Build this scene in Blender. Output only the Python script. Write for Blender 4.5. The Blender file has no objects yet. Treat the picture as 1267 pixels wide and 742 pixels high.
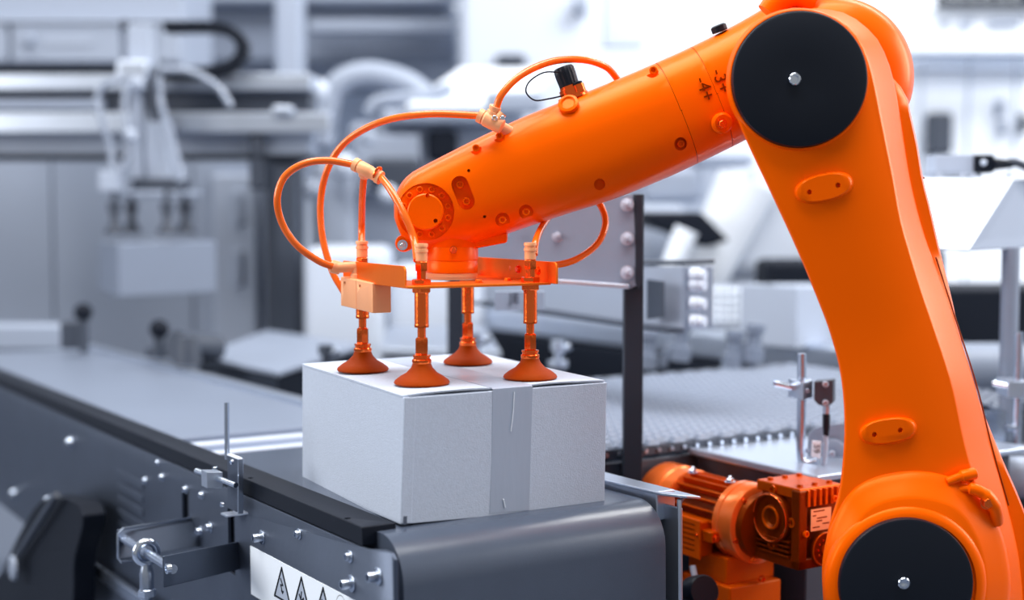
import bpy, bmesh, math, random
from mathutils import Vector as V, Matrix, Quaternion
random.seed(7)
S = bpy.context.scene
COL = S.collection
# ------------------------------------------------------------------ camera
F = 1700.0; TP = 111/1700.0; PITCH = math.atan(TP); CZ = 1.22
cam = bpy.data.cameras.new('camera'); camo = bpy.data.objects.new('camera', cam); COL.objects.link(camo)
camo.location = (0, 0, CZ); camo.rotation_euler = (math.pi/2 - PITCH, 0, 0)
cam.sensor_width = 36; cam.sensor_fit = 'HORIZONTAL'; cam.lens = F/1267*36
cam.clip_start = .05; cam.clip_end = 100
cam.dof.use_dof = True; cam.dof.focus_distance = 1.52; cam.dof.aperture_fstop = 2.2
S.camera = camo
# ------------------------------------------------------------------ world, lights, exposure
w = bpy.data.worlds.new('world'); S.world = w; w.use_nodes = True
bg = w.node_tree.nodes["Background"]; bg.inputs[0].default_value = (.97, .985, 1, 1); bg.inputs[1].default_value = .34
def area(name, loc, target, sx, sy, power, col=(1, .99, .98)):
    l = bpy.data.lights.new(name, 'AREA'); l.shape = 'RECTANGLE'; l.size = sx; l.size_y = sy; l.energy = power; l.color = col
    o = bpy.data.objects.new(name, l); COL.objects.link(o); o.location = loc
    o.rotation_euler = (V(target)-V(loc)).to_track_quat('-Z', 'Y').to_euler()
    return o
area('ceiling_light_bank', (-.1, 1.25, 3.7), (0, 1.6, 1), 2.8, 1.8, 150)
area('left_side_light', (-3.6, .9, 2.1), (-.1, 1.6, 1.0), 1.8, 1.6, 86)  # unseen area light from the left, no window there
area('right_side_light', (3.3, 1.6, 2.2), (.35, 1.5, 1.1), 1.6, 1.6, 84)  # unseen area light from the right, no window there
area('far_fill_light', (3.6, 4.2, 5.2), (3.2, 8.2, 1.2), 4, 2, 560)  # added fill that brightens the far background
area('far_left_fill_light', (-2.4, 4.2, 4.6), (-1.6, 6.0, 1.6), 3, 1.4, 100)  # added fill that brightens the gantry side of the background
S.view_settings.view_transform = 'Standard'; S.view_settings.look = 'None'
S.view_settings.gamma = 1; S.view_settings.use_curve_mapping = False
S.view_settings.exposure = 0.0
# ------------------------------------------------------------------ picture-to-world helpers
CAM = V((0, 0, CZ)); CF = V((0, math.cos(PITCH), -math.sin(PITCH))); CU = V((0, math.sin(PITCH), math.cos(PITCH))); CX = V((1, 0, 0))
def ray(x, y): return CF + CX*((x-633.5)/F) + CU*((371-y)/F)
def at(x, y, Y): d = ray(x, y); return CAM + d*(Y/d.y)
def atz(x, y, z): d = ray(x, y); return CAM + d*((z-CZ)/d.z)
def hit(x, y, P, n): d = ray(x, y); return CAM + d*((P-CAM).dot(n)/d.dot(n))
# ------------------------------------------------------------------ materials
MATS = {}
def mat(name, col, rough=.5, metal=0, bump=0, bscale=200, var=0, vscale=8, coat=0, emit=0, spec=.5, stretch=None, tint=None):
    m = bpy.data.materials.new(name); m.use_nodes = True; nt = m.node_tree; n = nt.nodes; b = n['Principled BSDF']
    b.inputs['Base Color'].default_value = (*col, 1); b.inputs['Roughness'].default_value = rough; b.inputs['Metallic'].default_value = metal
    b.inputs['Specular IOR Level'].default_value = spec
    if tint: b.inputs['Specular Tint'].default_value = (*tint, 1); b.inputs['Coat Tint'].default_value = (1, .8, .65, 1)
    if coat: b.inputs['Coat Weight'].default_value = coat; b.inputs['Coat Roughness'].default_value = .15
    if emit: b.inputs['Emission Color'].default_value = (*col, 1); b.inputs['Emission Strength'].default_value = emit
    tc = n.new('ShaderNodeTexCoord'); mp = n.new('ShaderNodeMapping'); nt.links.new(tc.outputs['Object'], mp.inputs[0])
    if stretch: mp.inputs['Scale'].default_value = stretch
    if var:
        t = n.new('ShaderNodeTexNoise'); t.inputs['Scale'].default_value = vscale; t.inputs['Detail'].default_value = 5
        nt.links.new(mp.outputs[0], t.inputs['Vector'])
        r = n.new('ShaderNodeMixRGB'); r.blend_type = 'MIX'
        r.inputs[1].default_value = (*[c*(1-var) for c in col], 1); r.inputs[2].default_value = (*[min(1, c*(1+var)) for c in col], 1)
        nt.links.new(t.outputs['Fac'], r.inputs[0]); nt.links.new(r.outputs[0], b.inputs['Base Color'])
    if bump:
        t = n.new('ShaderNodeTexNoise'); t.inputs['Scale'].default_value = bscale; t.inputs['Detail'].default_value = 3
        nt.links.new(mp.outputs[0], t.inputs['Vector'])
        bp = n.new('ShaderNodeBump'); bp.inputs['Strength'].default_value = bump; bp.inputs['Distance'].default_value = .001
        nt.links.new(t.outputs['Fac'], bp.inputs['Height']); nt.links.new(bp.outputs[0], b.inputs['Normal'])
    MATS[name] = m; return m
def g(v):   # the photograph's blue-grey tone at brightness v
    s = v**.3; return (v*(.66+.28*s), v, min(1, v*(1.80-.72*s)))
OT = (1, .40, .07)     # orange-toned gloss of the paint
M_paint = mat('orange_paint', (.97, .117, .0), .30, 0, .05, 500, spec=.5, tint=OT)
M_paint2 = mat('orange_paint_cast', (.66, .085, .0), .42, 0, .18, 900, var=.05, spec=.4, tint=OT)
M_ometal = mat('orange_metal', (1, .17, .012), .17, .9, .25, 260, coat=.6, tint=(1, .6, .35))
M_osheet = mat('orange_sheet_metal', (1, .19, .02), .30, .6, .15, 60, var=.12, vscale=30, tint=OT)
M_opale = mat('pale_orange_plastic', (1, .44, .21), .35, 0, .05, 300, tint=(1, .7, .5))
M_ohose = mat('orange_hose', (1, .17, .012), .14, 0, coat=.7, var=.12, vscale=60, tint=(1, .7, .5))
M_cup = mat('orange_rubber', (.29, .028, .0), .6, 0, .2, 400, var=.12, vscale=60, spec=.35, tint=OT)
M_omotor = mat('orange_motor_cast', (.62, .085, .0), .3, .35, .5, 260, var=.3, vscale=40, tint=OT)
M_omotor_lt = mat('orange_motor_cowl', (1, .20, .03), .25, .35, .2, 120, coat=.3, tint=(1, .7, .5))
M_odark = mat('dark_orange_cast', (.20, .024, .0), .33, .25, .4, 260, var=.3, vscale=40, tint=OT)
M_black = mat('black_plastic', (.0028, .0056, .0125), .4, 0, .05, 300, spec=.28)
M_blackm = mat('black_matt', (.004, .007, .015), .65, spec=.18)
M_card = mat('cardboard', g(.53), .85, 0, .35, 620, var=.10, vscale=260, spec=.2)
M_cardshade = mat('cardboard_gap_shade', g(.10), .9)  # darkened cardboard, imitates shade in gaps and slots
M_tape = mat('packing_tape', g(.40), .35, 0, .45, 60, var=.04, vscale=50, stretch=(1, 1, .2))
M_belt = mat('conveyor_belt', g(.075), .24, 0, .12, 700, var=.08, vscale=30, spec=.6)
M_table = mat('belt_surface', g(.22), .38, .1, .1, 400, var=.06, vscale=5)
M_rail = mat('dark_rail', (.0035, .0062, .014), .5, 0, .15, 160, spec=.2, var=.15, vscale=60, stretch=(1, 1, 8))
M_plate = mat('dark_steel_plate', g(.10), .44, .7, .15, 90, var=.2, vscale=9)
M_steel = mat('steel', g(.55), .26, 1, .1, 200, var=.1, vscale=30)
M_chrome = mat('bright_steel', g(.78), .16, 1)
M_plateg = mat('grey_bracket', g(.24), .5, .0, .15, 90, var=.15, vscale=14)
M_alu = mat('brushed_aluminium', g(.60), .34, .9, .15, 120, var=.08, vscale=12)
M_postd = mat('dark_post_paint', (.008, .013, .026), .55, 0, .1, 100)
M_white = mat('white_paint', g(.86), .45)
M_wht2 = mat('white_panel', g(.60), .55, 0, 0, 1, var=.05, vscale=1.5)
M_lgrey = mat('light_grey_paint', g(.40), .5, 0, 0, 1, var=.05, vscale=3)
M_carton3 = mat('grey_carton', g(.22), .8)
M_carton2 = mat('pale_carton', g(.43), .8)
M_wht3 = mat('dull_white_panel', g(.36), .55)
M_duct = mat('grey_duct', g(.20), .6)
M_mgrey = mat('mid_grey_paint', g(.33), .5, .0, 0, 1, var=.06, vscale=2)
M_dgrey = mat('dark_grey_paint', g(.045), .5, 0, 0, 1, var=.1, vscale=4)
M_floor = mat('concrete', g(.16), .5, 0, .2, 30, var=.25, vscale=2)
M_rubber = mat('modular_belt', g(.27), .5, 0, .1, 300)
M_label = mat('white_label', g(.92), .5)
M_sgrey = mat('label_grey', g(.45), .5)
M_clear = mat('clear_hose', g(.34), .15, 0, coat=.5)
M_wall = mat('wall_paint', g(.86), .7, 0, 0, 1, var=.04, vscale=.8)
# ------------------------------------------------------------------ mesh builder
WORG = {}
def org(o): return WORG.get(o.name, V((0, 0, 0)))
def frame(d):
    d = V(d).normalized(); a = V((0, 0, 1)) if abs(d.z) < .9 else V((1, 0, 0))
    x = a.cross(d).normalized(); return x, d.cross(x), d
class B:
    def __init__(s): s.v = []; s.f = []
    def ring(s, pts): i = len(s.v); s.v += [V(p) for p in pts]; return list(range(i, i+len(pts)))
    def bridge(s, a, b, closed=True):
        n = len(a)
        for i in range(n if closed else n-1): j = (i+1) % n; s.f.append((a[i], a[j], b[j], b[i]))
    def loft(s, rings, cap=True, cap2=True):
        R = [s.ring(r) for r in rings]
        for a, b in zip(R, R[1:]): s.bridge(a, b)
        if cap: s.f.append(tuple(reversed(R[0])))
        if cap2: s.f.append(tuple(R[-1]))
        return s
    def hexa(s, P, A, Bv, C):
        P, A, Bv, C = V(P), V(A), V(Bv), V(C)
        return s.loft([[P, P+A, P+A+Bv, P+Bv], [P+C, P+A+C, P+A+Bv+C, P+Bv+C]])
    def box(s, a, b):
        return s.hexa(a, (b[0]-a[0], 0, 0), (0, b[1]-a[1], 0), (0, 0, b[2]-a[2]))
    def cbox(s, c, X, Y, Z): X, Y, Z = V(X), V(Y), V(Z); return s.hexa(V(c)-X/2-Y/2-Z/2, X, Y, Z)
    def lathe(s, p, d, prof, n=24, x0=None, phase=0):
        x, y, d = frame(d); p = V(p); R = []
        for r, h in prof:
            r = max(r, 1e-5)
            R.append([p+d*h+(x*math.cos(2*math.pi*k/n+phase)+y*math.sin(2*math.pi*k/n+phase))*r for k in range(n)])
        return s.loft(R)
    def cyl(s, a, b, r, r2=None, n=24):
        a, b = V(a), V(b); L = (b-a).length; return s.lathe(a, b-a, [(r, 0), (r if r2 is None else r2, L)], n)
    def tube(s, pts, r, n=12, samples=8, smooth=True, closed=False):
        pts = [V(p) for p in pts]
        if smooth and len(pts) > 2: pts = catmull(pts, samples, closed)
        m = len(pts); t = []
        for i in range(m):
            a = pts[(i-1) % m] if closed or i > 0 else pts[i]; b = pts[(i+1) % m] if closed or i < m-1 else pts[i]
            t.append((b-a).normalized())
        x, y, _ = frame(t[0]); R = []
        for i in range(m):
            x = (x - t[i]*x.dot(t[i])).normalized(); y = t[i].cross(x)
            rr = r[i*(len(r)-1)//max(1, m-1)] if isinstance(r, (list, tuple)) else r
            R.append([pts[i]+(x*math.cos(2*math.pi*k/n)+y*math.sin(2*math.pi*k/n))*rr for k in range(n)])
        if closed: R.append(R[0])
        return s.loft(R, not closed, not closed)
    def prism(s, poly, vec):
        vec = V(vec); return s.loft([[V(p) for p in poly], [V(p)+vec for p in poly]])
    def sphere(s, c, r, n=16):
        return s.lathe(V(c), (0, 0, 1), [(r*math.sin(math.pi*k/10), -r*math.cos(math.pi*k/10)) for k in range(11)], n)
    def torus(s, c, d, R, r, n=32, m=10):
        x, y, d = frame(d); c = V(c)
        return s.tube([c+(x*math.cos(2*math.pi*k/n)+y*math.sin(2*math.pi*k/n))*R for k in range(n)], r, m, smooth=False, closed=True)
    def mesh(s, name, material, off=V((0, 0, 0)), smooth=35):
        me = bpy.data.meshes.new(name); me.from_pydata([tuple(p-off) for p in s.v], [], s.f)
        bm = bmesh.new(); bm.from_mesh(me); bmesh.ops.remove_doubles(bm, verts=bm.verts, dist=1e-6)
        bmesh.ops.recalc_face_normals(bm, faces=bm.faces); bm.to_mesh(me); bm.free()
        me.materials.append(material)
        if smooth:
            me.polygons.foreach_set('use_smooth', [True]*len(me.polygons)); me.set_sharp_from_angle(angle=math.radians(smooth))
        return me
    def build(s, name, material, parent=None, smooth=35, bevel=0, seg=2, label=None, kind=None):
        lo = V([min(p[i] for p in s.v) for i in range(3)]); hi = V([max(p[i] for p in s.v) for i in range(3)]); c = (lo+hi)/2
        if not parent: c.z = lo.z
        me = s.mesh(name, material, c, 0 if bevel else smooth)
        o = bpy.data.objects.new(name, me); COL.objects.link(o)
        if parent: o.parent = parent; o.location = c-org(parent)
        else: o.location = c
        WORG[o.name] = c
        if bevel:
            m = o.modifiers.new('bevel', 'BEVEL'); m.width = bevel; m.segments = seg; m.limit_method = 'ANGLE'; m.angle_limit = math.radians(40)
            me.polygons.foreach_set('use_smooth', [True]*len(me.polygons)); m.harden_normals = True
        if label: o['label'] = label
        if kind: o['kind'] = kind
        return o
def catmull(p, n=8, closed=False):
    out = []; m = len(p)
    for i in range(m if closed else m-1):
        if closed: a, b, c, d = p[(i-1) % m], p[i], p[(i+1) % m], p[(i+2) % m]
        else: a = p[i-1] if i else p[0]*2-p[1]; b = p[i]; c = p[i+1]; d = p[i+2] if i+2 < m else p[-1]*2-p[-2]
        for k in range(n):
            t = k/n; out.append((b*2+(c-a)*t+(a*2-b*5+c*4-d)*t*t+(b*3-a-c*3+d)*t*t*t)*.5)
    if not closed: out.append(p[-1])
    return out
def resample(pts, n):   # 2-D polyline -> n points even along a smooth curve
    c = catmull([V((x, y, 0)) for x, y in pts], 10); L = [0]
    for a, b in zip(c, c[1:]): L.append(L[-1]+(b-a).length)
    out = []; j = 0
    for k in range(n):
        t = L[-1]*k/(n-1)
        while j < len(c)-2 and L[j+1] < t: j += 1
        u = (t-L[j])/max(1e-9, L[j+1]-L[j]); q = c[j].lerp(c[j+1], u); out.append((q.x, q.y))
    return out
def carve(o, cutter):
    me = cutter.mesh('cut', M_paint, org(o), 0); c = bpy.data.objects.new('cut', me); COL.objects.link(c)
    if o.parent: c.parent = o.parent
    c.location = o.location
    m = o.modifiers.new('b', 'BOOLEAN'); m.operation = 'DIFFERENCE'; m.object = c; m.solver = 'EXACT'
    dg = bpy.context.evaluated_depsgraph_get(); dg.update()
    nm = bpy.data.meshes.new_from_object(o.evaluated_get(dg)); o.modifiers.clear(); o.data = nm
    nm.polygons.foreach_set('use_smooth', [True]*len(nm.polygons)); nm.set_sharp_from_angle(angle=math.radians(32))
    bpy.data.objects.remove(c)
def thing(name, label, cat, loc, group=None):
    o = bpy.data.objects.new(name, None); COL.objects.link(o); o.location = loc; WORG[o.name] = V(loc); o.empty_display_size = .05
    o['label'] = label; o['category'] = cat
    if group: o['group'] = group
    return o
def tag(o, label, cat, group=None):
    o['label'] = label; o['category'] = cat
    if group: o['group'] = group
    return o
def struct(o): o['kind'] = 'structure'; return o
def place(me, name, parent, pos, d=(0, 0, 1), scale=1, label=None, roll=0):
    o = bpy.data.objects.new(name, me); COL.objects.link(o); pos = V(pos)
    o.parent = parent; o.location = pos-org(parent) if parent else pos
    o.rotation_mode = 'QUATERNION'; o.rotation_quaternion = V(d).to_track_quat('Z', 'Y') @ Quaternion((0, 0, 1), roll)
    o.scale = (scale,)*3; WORG[o.name] = pos
    if label: o['label'] = label
    return o
def text_mesh(s, size, material, depth=.0004, font_shear=0):
    c = bpy.data.curves.new('t', 'FONT'); c.body = s; c.size = size; c.extrude = depth; c.align_x = 'CENTER'; c.align_y = 'CENTER'; c.resolution_u = 3
    o = bpy.data.objects.new('t', c); COL.objects.link(o); dg = bpy.context.evaluated_depsgraph_get(); dg.update()
    me = bpy.data.meshes.new_from_object(o.evaluated_get(dg)); bpy.data.objects.remove(o); me.materials.clear(); me.materials.append(material); return me
def put_text(me, name, parent, pos, right, up):
    o = bpy.data.objects.new(name, me); COL.objects.link(o); right = V(right).normalized(); nrm = right.cross(V(up)).normalized(); up2 = nrm.cross(right)
    o.parent = parent; o.location = V(pos)-org(parent); o.rotation_mode = 'QUATERNION'
    o.rotation_quaternion = Matrix((right, up2, nrm)).transposed().to_quaternion(); WORG[o.name] = V(pos); return o
# shared fasteners, unit radius = 1 mm head, axis +Z, seat at z=0
def socket_screw_mesh(material, r=1.0, h=1.0, washer=0):
    b = B()
    if washer: b.lathe((0, 0, 0), (0, 0, 1), [(washer, 0), (washer, .25*r), (washer*.93, .32*r)], 20)
    b.lathe((0, 0, 0), (0, 0, 1), [(r, 0), (r, h*.88), (r*.9, h), (r*.6, h), (r*.54, h*.35), (0, h*.3)], 18)
    return b.mesh('screw', material, smooth=40)
def hex_mesh(material, r=1.0, h=.7, washer=1.35, stud=0):
    b = B(); b.lathe((0, 0, 0), (0, 0, 1), [(washer, 0), (washer, .15)], 20)
    b.lathe((0, 0, .15), (0, 0, 1), [(r, 0), (r, h*.85), (r*.88, h)], 6)
    if stud: b.lathe((0, 0, .15), (0, 0, 1), [(r*.5, 0), (r*.5, h+stud), (r*.4, h+stud+.1)], 14)
    return b.mesh('bolt', material, smooth=30)
SC_O = socket_screw_mesh(M_ometal, 1, 1.0); SC_OP = socket_screw_mesh(M_paint, 1, .9)
SC_S = socket_screw_mesh(M_steel, 1, 1.3, 1.5); SC_S2 = socket_screw_mesh(M_chrome, 1, .9)
M_zinc = mat('zinc_bolt', g(.5), .35, .35)
SC_L = socket_screw_mesh(M_steel, 1, 2.3, 1.7)
SC_Z = socket_screw_mesh(M_zinc, 1, .9)
HX_Z = hex_mesh(M_zinc, 1, .8, 1.4, .5)
HX_S = hex_mesh(M_chrome, 1, .8, 1.4, .5); HX_O = hex_mesh(M_ometal, 1, .7, 1.3); HX_OD = hex_mesh(M_omotor, 1, .7, 1.2)
mm = .001
# ------------------------------------------------------------------ the hall
struct(B().box((-8, -3, -.1), (8, 9.2, 0)).build('floor', M_floor, smooth=0))
struct(B().box((-8, 9.0, 0), (8, 9.2, 6)).build('wall_back', M_wall, smooth=0))
struct(B().box((-8.2, -3, 0), (-8, 9.2, 6)).build('wall_left', M_wall, smooth=0))
struct(B().box((8, -3, 0), (8.2, 9.2, 6)).build('wall_right', M_wall, smooth=0))
# ------------------------------------------------------------------ main conveyor (sloping gently away)
K0 = atz(448, 652, .905)
u = ray(-415, 294).normalized(); v = V((u.y, -u.x, 0)).normalized(); wv = v.cross(u)
if wv.z < 0: wv = -wv
def K(a, b, c): return K0+u*a+v*b+wv*c
def KP(px, py, b=0): return hit(px, py, K(0, b, 0), v)         # a picture point carried onto the side of the conveyor
def kbox(B_, a0, a1, b0, b1, c0, c1): return B_.hexa(K(a0, b0, c0), u*(a1-a0), v*(b1-b0), wv*(c1-c0))
LEN = 2.42
cv = thing('belt_conveyor', 'long dark belt conveyor running from the carton away to the left', 'conveyor', V((K(1.2, .18, 0).x, K(1.2, .18, 0).y, 0)))
b = B(); R_ = .046; prof = []          # near belt section with its rounded nose
prof = [K(.55, 0, -.006)]
for k in range(13):
    t = math.pi/2*k/12; prof.append(K(-.012-R_*math.sin(t), 0, -.006-R_+R_*math.cos(t)))
prof += [K(-.058, 0, -.2)]
for k in range(1, 13):
    t = math.pi/2+math.pi/2*k/12; prof.append(K(-.012-R_*math.sin(t), 0, -.2+R_*math.cos(t)))
prof += [K(.55, 0, -.2-R_)]
b.prism([p+v*.016 for p in prof], v*.320); b.build('near_belt', M_belt, cv, 50)
b = B(); kbox(b, .72, LEN, .038, .345, -.05, -.005); b.build('far_belt', M_table, cv, bevel=.002)
b = B(); kbox(b, .55, .72, .04, .345, -.06, -.03); b.build('transfer_bed', M_lgrey, cv, bevel=.002)
for a in (.585, .672):
    bb = B().cyl(K(a, .04, -.013), K(a, .345, -.013), .008, n=20); bb.build('transfer_roller', M_zinc, cv)
b = B(); kbox(b, 0, LEN, 0, .038, -.0195, 0); rl = b.build('guide_rail', M_rail, cv, bevel=.0012)
cut = B()
for q in [(310, 591), (430, 641)]:
    p = hit(*q, K0, wv); cut.cyl(p-wv*.012, p+wv*.01, .0035, n=16)
carve(rl, cut)
b = B(); kbox(b, -.03, LEN, .345, .372, -.03, .003); b.build('far_guide_rail', M_alu, cv, bevel=.002)
# the near side plate: a cut outline on the plane b = 0
pl = [(LEN, -.021), (.012, -.020), (-.012, -.0195), (-.05, -.013), (-.068, -.0125), (-.074, -.018), (-.0745, -.30), (.40, -.33), (.9, -.33), (1.2, -.27), (LEN, -.27)]
b = B(); b.prism([K(a, -.0015, c) for a, c in pl], v*.004); sp = b.build('side_plate', M_plate, cv, 20, bevel=.0008)
cut = B()
for q0, q1 in (((226, 601), (236, 652)), ((283, 628), (293, 712))):
    p, q = KP(*q0), KP(*q1)
    a1, a0 = (p-K0).dot(u), (q-K0).dot(u); c1, c0 = (p-K0).dot(wv), (q-K0).dot(wv)
    kbox(cut, a0, a1, -.02, .02, c0, c1)
for i in range(5):                                   # ventilation louvres, real cuts
    p = KP(148, 580+i*16)-K0; a1, c1 = p.dot(u), p.dot(wv); bb = B(); kbox(bb, a1-.13, a1, -.0035, -.0012, c1-.011, c1); bb.build('vent_rib', M_plate, cv, bevel=.001)
carve(sp, cut)
b = B(); kbox(b, .0, LEN, .006, .016, -.25, -.03); b.build('inner_frame', M_dgrey, cv)
b = B(); kbox(b, -.01, LEN, .352, .362, -.30, -.03); b.build('far_side_plate', M_plate, cv)
# plate with a folded lip on the motor side of the belt nose
b = B(); prof = [(.362, -.30), (.362, -.022), (.366, -.012), (.352, -.0035), (.353, -.001), (.372, -.0085), (.378, -.016), (.3665, -.022), (.3645, -.03), (.3645, -.30)]
b = B(); kbox(b, -.058, .30, .356, .360, -.34, -.012); b.build('end_plate', M_alu, cv, bevel=.001)
b = B(); b.prism([K(.30, .330, .0), K(-.04, .345, .0), K(-.062, .362, -.001), K(-.062, .382, -.004), K(-.05, .386, -.006), K(.30, .386, -.004)], wv*.003); b.build('folded_lip', M_alu, cv, bevel=.001)
b = B(); b.tube([K(-.056, .357, -.30), K(-.056, .357, -.03), K(-.052, .360, -.010), K(-.046, .372, -.002)], .0025, 8); b.build('plate_edge', M_alu, cv)
# frame legs out of view
for a in (.1, 1.3, 2.3):
    for bb in (.03, .335):
        p = K(a, bb, -.2); B().box((p.x-.02, p.y-.02, 0), (p.x+.02, p.y+.02, p.z)).build('leg', M_dgrey, cv)
for q, r in [((90, 547), 8), ((20, 610), 8), ((62, 619), 7), ((95, 660), 8), ((182, 594), 4.2), ((203, 590), 4.2), ((232, 605), 4), ((252, 612), 4), ((250, 657), 5), ((262, 652), 5), ((372, 660), 4.2), ((435, 688), 4.4), ((197, 572), 3.2)]:
    place(SC_S, 'screw', cv, KP(*q)-v*.0015, -v, r*mm)
for q, r in [((326, 664), 6), ((437, 721), 6.2), ((470, 712), 6.2)]:
    place(SC_L, 'cap_screw', cv, KP(*q)-v*.0015, -v, r*.85*mm)
# white warning label with pictograms
lb = B(); kbox(lb, -.03, .305, -.0026, -.0016, -.135, -.0770); lb = lb.build('warning_label', M_label, cv, label='white warning label with triangular pictograms')
def tri_sign(ax, py_apex, kind):
    p = KP(ax, py_apex)-K0; a, c = p.dot(u), p.dot(wv); h = .036; hw = .0225
    P0, P1, P2 = (a, c), (a+hw, c-h), (a-hw, c-h)
    b = B()
    def bar(p, q, t=.0011):
        A, Q = K(p[0], -.0028, p[1]), K(q[0], -.0028, q[1]); d = (Q-A).normalized(); n_ = v.cross(d); b.hexa(A-n_*t-d*t, d*((Q-A).length+2*t), n_*2*t, -v*.0006)
    bar(P0, P1); bar(P1, P2); bar(P2, P0); b.build('triangle_border', M_blackm, lb)
    f = B().prism([K(P0[0], -.0027, P0[1]-.003), K(P1[0]-.003, -.0027, P1[1]+.001), K(P2[0]+.003, -.0027, P2[1]+.001)], -v*.0003); f.build('triangle_field', M_sgrey, lb)
    b = B()
    if kind == 0:
        for p, q in [((.003, -.013), (-.003, -.019)), ((-.003, -.019), (.003, -.020)), ((.003, -.020), (-.002, -.028)), ((-.002, -.028), (-.004, -.026)), ((-.002, -.028), (.001, -.026))]: bar((a+p[0], c+p[1]), (a+q[0], c+q[1]), .0009)
    else:
        for p, q in [((.006, -.020), (.001, -.026)), ((.001, -.026), (-.005, -.022)), ((.0, -.016), (.002, -.024)), ((-.002, -.030), (.004, -.028)), ((-.005, -.022), (-.006, -.027))]: bar((a+p[0], c+p[1]), (a+q[0], c+q[1]), .0010)
    b.build('pictogram', M_blackm, lb)
tri_sign(351.5, 702, 0); tri_sign(376, 714, 1); tri_sign(403, 727, 0)
p = KP(425, 751)-v*.0015; bb = B().torus(p, v, .0125, .0013, 36, 6); bb.build('round_symbol', M_blackm, lb)
bb = B().torus(p, v, .007, .001, 24, 6); bb.build('round_symbol', M_blackm, lb)
# crank rods bracket: a clevis with a rod end
cl = thing('clevis_bracket', 'steel clevis bracket with a rod end bolted to the conveyor side', 'bracket', KP(300, 690))
def plate_line(q0, q1, q2, q3, Y0, Y1, t, name, m=M_steel, bev=.001):   # a standing plate whose left edge is at depth Y0, right edge at Y1
    P = [at(*q0, Y0), at(*q1, Y1), at(*q2, Y1), at(*q3, Y0)]
    n_ = (P[1]-P[0]).cross(P[3]-P[0]).normalized()*t; return B().prism(P, n_).build(name, m, cl, 20, bevel=bev)
Ym = KP(290, 690).y
plate_line((203, 688), (300, 669), (302, 703), (203, 727), Ym-.13, Ym-.01, .003, 'front_cheek', M_plate)
Yr = KP(235, 640).y
plate_line((146, 655), (236, 641), (300, 668), (146, 692), Yr-.10, Yr-.005, .003, 'rear_cheek', M_plate)
b = B(); Yq = Yr-.102; b.tube([at(236, 640.5, Yr-.008), at(152, 654, Yq), at(146, 660, Yq), at(146, 690, Yq), at(150, 695, Yq), at(200, 690, Yr-.06)], .0016, 8, smooth=False); b.build('cheek_rim', M_steel, cl)
b = B(); b.cyl(at(150, 664, Yr-.09), at(214, 704, Ym-.13), .0055, n=18); b.build('pin', M_steel, cl)
place(SC_S2, 'pin_screw', cl, at(211, 703, Ym-.133), -v, 6*mm)
ye = at(181, 683, (Yr+Ym)/2-.112)
b = B(); b.torus(ye, at(214, 704, Ym-.13)-at(150, 664, Yr-.09), .0125, .0048, 28, 12); e_ = b.build('rod_end', M_chrome, cl)
b = B(); b.lathe(ye-V((0, 0, .014)), (0, 0, -1), [(.006, 0), (.0075, .006), (.0085, .012), (.0085, .03), (.0095, .031), (.0095, .040), (.0055, .041), (.0055, .09)], 20); b.build('rod_stem', M_steel, e_)
b = B(); b.lathe(ye-V((0, 0, .046)), (0, 0, -1), [(.011, 0), (.011, .007)], 6); b.build('lock_nut', M_chrome, e_, 20)
# sensor bracket standing on the side of the conveyor
sb = thing('sensor_bracket', 'bright angle bracket with clamp block and thin upright rod beside the dark rail', 'bracket', KP(300, 636, -.01))
Yb = KP(300, 600, -.012).y
b = B(); b.hexa(at(297, 634, Yb), at(297, 568, Yb)-at(297, 634, Yb), -v*.0025, u*.036); b.build('side_leaf', M_plate, sb, bevel=.0005); b = B(); b.hexa(at(296.5, 635, Yb)-v*.003-u*.0005, v*.0065, at(297, 566, Yb)-at(297, 634, Yb), -u*.003); b.build('front_leaf', M_chrome, sb, bevel=.0005); b = B(); b.hexa(at(297, 568, Yb)-v*.003, v*.006, u*.036, V((0, 0, .0018))); b.build('top_lip', M_white, sb, bevel=.0004)  # one bracket, leaves coloured dark, bright and white to imitate light on them
b = B(); b.hexa(at(280, 640, Yb+.02), at(330, 633, Yb+.01)-at(280, 640, Yb+.02), u*.02, V((0, 0, .0025))); b.build('foot', M_alu, sb, bevel=.0005)
b = B(); b.cyl(at(281, 568, Yb+.035), at(280.5, 498, Yb+.035), .0030, n=16); b.build('upright_rod', M_steel, sb)
b = B(); b.hexa(at(256, 604, Yb-.01), at(276, 604, Yb+.0)-at(256, 604, Yb-.01), V((0, 0, .0195)), u*.020); b.build('clamp_block', M_alu, sb, bevel=.0008)
b = B(); b.cyl(at(243, 582, Yb+.03), at(292, 600, Yb-.03), .0033, n=16); b.build('cross_rod', M_chrome, sb)
place(SC_S2, 'screw', sb, at(266, 580, Yb), (0, 0, 1), 3*mm); place(SC_S2, 'screw', sb, at(288, 571, Yb-.004), -v, 3.2*mm); place(SC_S2, 'screw', sb, at(276, 624, Yb), -v, 3.2*mm)
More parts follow.
